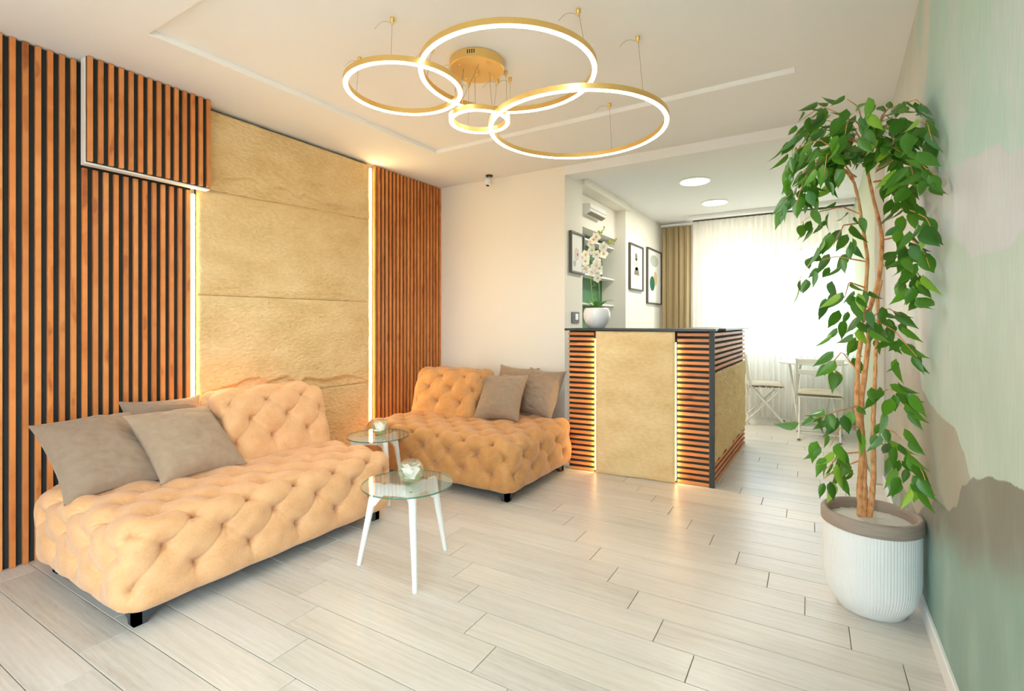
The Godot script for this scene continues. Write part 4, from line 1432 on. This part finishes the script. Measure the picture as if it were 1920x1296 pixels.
# ---- small fittings of the front room -----------------------------------------
func build_fittings() -> void:
	var c := thing("security_camera", "small white security camera under the ceiling by the cream wall", "camera", P(0.69, CEIL, 3.98))
	obj("mount", B.new().lathe([Vector2(0, -0.014), Vector2(0.03, -0.014), Vector2(0.034, -0.008), Vector2(0.034, 0)], 24).mesh(), M.black_metal, c)
	obj("arm", B.new().tube([Vector3(0, -0.012, 0), Vector3(0, -0.05, 0.004)], 0.008, 10).mesh(), M.plastic, c)
	obj("body", B.new().lathe([Vector2(0, -0.045), Vector2(0.03, -0.045), Vector2(0.035, -0.05), Vector2(0.035, -0.098), Vector2(0.031, -0.104), Vector2(0.02, -0.106), Vector2(0.02, -0.106), Vector2(0, -0.106)].map(func(q): return Vector2(q.x, q.y + 0.0)), 28).mesh(), M.plastic, c, Vector3(0, 0, 0.0), Basis(Vector3.RIGHT, -0.25))
	obj("lens", B.new().lathe([Vector2(0, -0.112), Vector2(0.012, -0.111), Vector2(0.016, -0.105)], 16).mesh(), M.black, c, Vector3.ZERO, Basis(Vector3.RIGHT, -0.25))
	# switch on the side of the back wall
	var s := thing("light_switch", "grey light switch plate with white rocker on the wall end", "switch", P(1.43, 1.257, 4.322))
	obj("plate", B.new().box(Vector3(0.005, 0, 0), Vector3(0.01, 0.105, 0.165), 0.003).mesh(), M.frame_grey, s)
	obj("rocker", B.new().box(Vector3(0.012, 0.006, -0.012), Vector3(0.008, 0.058, 0.06), 0.002).mesh(), M.plastic, s)
	# framed prints, flat on the back room's left wall
	var fr := [
		["framed_print", "small framed flower print on the wall end above the switch", 4.335, 0.305, 1.862, 0.385],
		["framed_print", "narrow framed print of stacked dark shapes in the back room", 6.127, 0.53, 1.892, 0.565],
		["framed_print", "framed print of a green oval beside the beige curtain", 6.93, 0.70, 1.838, 0.75]]
	for k in 3:
		var q: Array = fr[k]
		var o := thing(q[0], q[1], "picture", P(1.432, q[4], q[2]))
		var w: float = q[3]
		var h: float = q[5]
		var fb := B.new()
		var t := 0.018
		for e in [-1, 1]:
			fb.box(Vector3(0.014, 0, e * (w * 0.5 - t * 0.5)), Vector3(0.028, h, t), 0.002)
			fb.box(Vector3(0.014, e * (h * 0.5 - t * 0.5), 0), Vector3(0.028, t, w - 2 * t), 0.002)
		obj("frame", fb.mesh(), M.frame_grey, o)
		obj("paper", B.new().box(Vector3(0.006, 0, 0), Vector3(0.01, h - 2 * t, w - 2 * t)).mesh(), M.paper, o)
		var disc := func(cz: float, cy: float, rz: float, ry: float, m: String, half := false, lift := 0.0):
			var pts := []
			var nk := 24
			for a in nk + (1 if half else 0):
				var an := (PI if half else TAU) * a / nk
				pts.append(Vector2(cos(an) * rz, sin(an) * ry))
			obj("printed_shape", B.new().extrude(pts, 0.0, 0.0012 + lift, Transform3D(Basis(Vector3(0, 0, -1), Vector3(0, 1, 0), Vector3(1, 0, 0)), Vector3(0.011, cy, -cz))).mesh(), M[m], o)
		if k == 0:
			for a in 7:
				var an := a * TAU / 7.0
				disc.call(0.0 + cos(an) * 0.028, -0.01 + sin(an) * 0.03, 0.026, 0.03, "art_pink", false, a * 0.0002)
			disc.call(0.012, -0.012, 0.014, 0.012, "art_taupe", false, 0.002)
			disc.call(-0.05, -0.1, 0.03, 0.03, "art_mist")
		elif k == 1:
			disc.call(0.0, 0.135, 0.045, 0.048, "art_taupe")
			disc.call(0.01, 0.04, 0.085, 0.075, "art_mist")
			disc.call(0.02, -0.09, 0.1, 0.1, "art_taupe", true)
			disc.call(0.03, -0.14, 0.04, 0.06, "art_pink")
		else:
			disc.call(0.05, -0.02, 0.08, 0.1, "art_gold")
			disc.call(-0.1, -0.095, 0.115, 0.1, "art_green", false, 0.001)
			disc.call(0.0, 0.22, 0.2, 0.08, "art_mist")
	# shelf recess
	var u := thing("wall_shelves", "green backed shelves in the recess behind the orchid", "shelves", P(1.12, 0, 5.13))
	obj("back_panel", B.new().box(Vector3(0.008, 1.1, 0), Vector3(0.016, 2.19, 1.26)).mesh(), M.green_panel, u)
	for y in [2.09, 1.72, 1.41, 1.05]:
		obj("shelf", B.new().box(Vector3(0.095, y, 0), Vector3(0.155, 0.018, 1.26), 0.002).mesh(), M.white, u)
	var bt := thing("bottle", "dark bottle with pale label on the recess shelf", "bottle", P(1.22, 1.73, 5.45))
	obj("glass", B.new().lathe([Vector2(0, 0), Vector2(0.036, 0), Vector2(0.038, 0.01), Vector2(0.038, 0.15), Vector2(0.03, 0.18), Vector2(0.014, 0.2), Vector2(0.013, 0.25), Vector2(0, 0.252)], 20).mesh(), M.black, bt)
	obj("label", B.new().lathe([Vector2(0.0385, 0.03), Vector2(0.0385, 0.08)], 20).mesh(), M.paper, bt)
	var tp := thing("trailing_plant", "trailing green plant hanging from the recess shelf", "plant", P(1.21, 1.73, 5.14))
	obj("pot", B.new().lathe([Vector2(0, 0), Vector2(0.04, 0), Vector2(0.055, 0.08), Vector2(0.05, 0.08), Vector2(0, 0.07)], 20).mesh(), M.white, tp)
	var r := RandomNumberGenerator.new()
	r.seed = 8
	var lf := strap_leaf(0.07, 0.016, 0.015)
	for k in 34:
		var a := r.randf() * TAU
		var low := r.randf() < 0.55
		var p := Vector3(cos(a) * 0.05, 0.09 + r.randf() * 0.08, sin(a) * 0.07) if not low else Vector3(0.06 + 0.02 * r.randf(), -r.randf() * 0.5 + 0.05, sin(a) * 0.09)
		obj("leaf", lf, M.orchid_leaf, tp, p, Basis.from_euler(Vector3(r.randf_range(-0.2, 1.4), a, r.randf_range(-0.4, 0.4))))
	# air conditioner
	var ac := thing("air_conditioner", "white wall air conditioner high in the shelf recess", "air conditioner", P(1.31, 2.33, 4.97))
	obj("body", B.new().extrude([Vector2(0, 0), Vector2(0.05, -0.012), Vector2(0.09, 0.02), Vector2(0.1, 0.05), Vector2(0.095, 0.095), Vector2(0, 0.1)], -0.22, 0.22).mesh(), M.plastic, ac)
	obj("louvre", B.new().box(Vector3(0.075, -0.002, 0), Vector3(0.05, 0.004, 0.4), 0.001, Basis(Vector3(0, 0, 1), 0.5)).mesh(), M.wire, ac)
	obj("louvre", B.new().box(Vector3(0.1, 0.045, 0), Vector3(0.004, 0.004, 0.42)).mesh(), M.wire, ac)


# ---- the back room --------------------------------------------------------------
func drape(x0: float, x1: float, y0: float, y1: float, amp: float, folds: float, sd: int) -> ArrayMesh:
	var nz := FastNoiseLite.new()
	nz.seed = sd
	nz.frequency = 1.0
	var nu := int((x1 - x0) * 170)
	var f := func(i: int, j: int) -> Vector3:
		var u := float(i) / nu
		var t := j / 14.0
		var ph := u * folds * TAU + 1.6 * nz.get_noise_2d(u * 4.0, 3.0) + 0.25 * nz.get_noise_2d(u * 5.0, t * 1.5)
		var a := amp * (0.65 + 0.45 * nz.get_noise_2d(u * 6.0, 9.0)) * (0.7 + 0.4 * (1.0 - t))
		return Vector3(lerpf(x0, x1, u) + 0.3 * a * sin(ph * 2.0), lerpf(y0, y1, t), a * sin(ph) + 0.3 * a * sin(ph * 2.3 + 1.0))
	return B.new().grid(nu, 14, f, true).mesh()


func folding_chair(label: String, at: Vector3, turn: float) -> void:
	var o := thing("folding_chair", label, "chair", at, turn, "white folding chairs in the back room")
	var m: Material = M.chair_paint
	for s in [-1.0, 1.0]:
		obj("leg", B.new().tube([Vector3(s * 0.2, 0.84, -0.22), Vector3(s * 0.2, 0.47, -0.17), Vector3(s * 0.2, 0.012, 0.21)], 0.011, 8).mesh(), m, o)
		obj("leg", B.new().tube([Vector3(s * 0.18, 0.44, 0.16), Vector3(s * 0.18, 0.012, -0.24)], 0.011, 8).mesh(), m, o)
		for z in [0.21, -0.24]:
			obj("foot", B.new().box(Vector3(s * (0.2 if z > 0 else 0.18), 0.008, z), Vector3(0.028, 0.016, 0.045), 0.004).mesh(), M.chair_foot, o)
	obj("stretcher", B.new().tube([Vector3(-0.2, 0.06, 0.17), Vector3(0.2, 0.06, 0.17)], 0.007, 7).mesh(), m, o)
	obj("stretcher", B.new().tube([Vector3(-0.18, 0.07, -0.19), Vector3(0.18, 0.07, -0.19)], 0.007, 7).mesh(), m, o)
	for y in [0.81, 0.70]:
		obj("back_slat", B.new().box(Vector3(0, y, -0.215 + (0.84 - y) * 0.13), Vector3(0.4, 0.05, 0.012), 0.003).mesh(), m, o)
	for k in 6:
		obj("seat_slat", B.new().box(Vector3(0, 0.445, -0.16 + k * 0.066), Vector3(0.4, 0.012, 0.05), 0.003).mesh(), m, o)
	var N := 18
	var c := B.new()
	for sd in [1.0, -1.0]:
		var f := func(i: int, j: int) -> Vector3:
			var u := 2.0 * i / N - 1.0
			var v := 2.0 * j / N - 1.0
			var e := maxf(0.0, (1.0 - pow(absf(u), 4.0)) * (1.0 - pow(absf(v), 4.0)))
			return Vector3(u * 0.2, 0.478 + sd * 0.026 * pow(e, 0.5) - 0.006 * (u * u * v * v), v * 0.19)
		c.grid(N, N, f, sd < 0)
	obj("seat_cushion", c.mesh(), M.cushion, o)
	for s in [-1.0, 1.0]:
		obj("tie", B.new().tube([Vector3(s * 0.19, 0.47, -0.17), Vector3(s * 0.215, 0.43, -0.19), Vector3(s * 0.21, 0.36, -0.18)], 0.004, 5).mesh(), M.cushion, o)


func build_back_room() -> void:
	mat("cushion", rgb(186, 176, 156), 0.9)
	# drapes
	var d := thing("curtain", "beige floor length curtain gathered beside the window", "curtain", P(1.68, 0, 7.2))
	obj("drape", drape(-0.2, 0.2, 0.02, 2.555, 0.05, 5.0, 2), M.drape, d)
	obj("rail", B.new().box(Vector3(0, 2.58, 0), Vector3(0.44, 0.03, 0.03), 0.003).mesh(), M.white, d)
	var s := thing("curtain", "sheer white curtain across the bright window", "curtain", P(2.83, 0, 7.06))
	obj("drape", drape(-0.9, 0.9, 0.02, 2.57, 0.032, 26.0, 6), M.sheer, s)
	obj("rail", B.new().box(Vector3(0, 2.59, 0.0), Vector3(1.8, 0.04, 0.02), 0.002).mesh(), M.frame_grey, s)
	# downlights
	for q in [[2.33, 5.2, "round glowing ceiling light nearer the ceiling beam"], [2.34, 6.24, "round glowing ceiling light nearer the window"]]:
		var l := thing("ceiling_light", q[2], "ceiling light", P(q[0], CEIL, q[1]), 0.0, "round ceiling lights of the back room")
		obj("ring", B.new().lathe([Vector2(0.135, -0.012), Vector2(0.15, -0.01), Vector2(0.155, 0.0)], 48).mesh(), M.white, l)
		obj("light_diffuser", B.new().lathe([Vector2(0, -0.014), Vector2(0.137, -0.013), Vector2(0.14, 0.0)], 48).mesh(), M.downlight, l)
		area("down_light", Vector3(0, -0.02, 0), Vector2(0.24, 0.24), Color(1.0, 0.98, 0.94), 1.8, Vector3.DOWN, l)
	# bistro set
	var t := thing("bistro_table", "round white folding table by the sheer curtain", "table", P(3.32, 0, 6.66), 0.25)
	obj("table_top", B.new().lathe([Vector2(0, 0.745), Vector2(0.335, 0.745), Vector2(0.34, 0.75), Vector2(0.34, 0.762), Vector2(0.335, 0.765), Vector2(0.335, 0.765), Vector2(0, 0.765)], 48).mesh(), M.white, t)
	for x in [-0.19, 0.19]:
		obj("leg", B.new().tube([Vector3(x, 0.745, -0.22), Vector3(x, 0.012, 0.25)], 0.012, 8).mesh(), M.chair_paint, t)
		obj("leg", B.new().tube([Vector3(x * 0.9, 0.745, 0.22), Vector3(x * 0.9, 0.012, -0.25)], 0.012, 8).mesh(), M.chair_paint, t)
	for z in [-0.25, 0.25]:
		obj("stretcher", B.new().tube([Vector3(-0.2, 0.02, z), Vector3(0.2, 0.02, z)], 0.01, 7).mesh(), M.chair_paint, t)
	folding_chair("white folding chair with cushion, its back turned to the ceiling beam", P(3.385, 0, 6.18), PI)
	folding_chair("white folding chair with cushion, beside the counter end, facing the table", P(2.83, 0, 6.72), PI / 2 + 0.15)


func _ready() -> void:
	setup_view()
	make_materials()
	build_shell()
	build_left_wall()
	build_sofas()
	build_counter()
	build_chandelier()
	build_tables()
	build_fig()
	build_orchid()
	build_back_room()
	build_fittings()
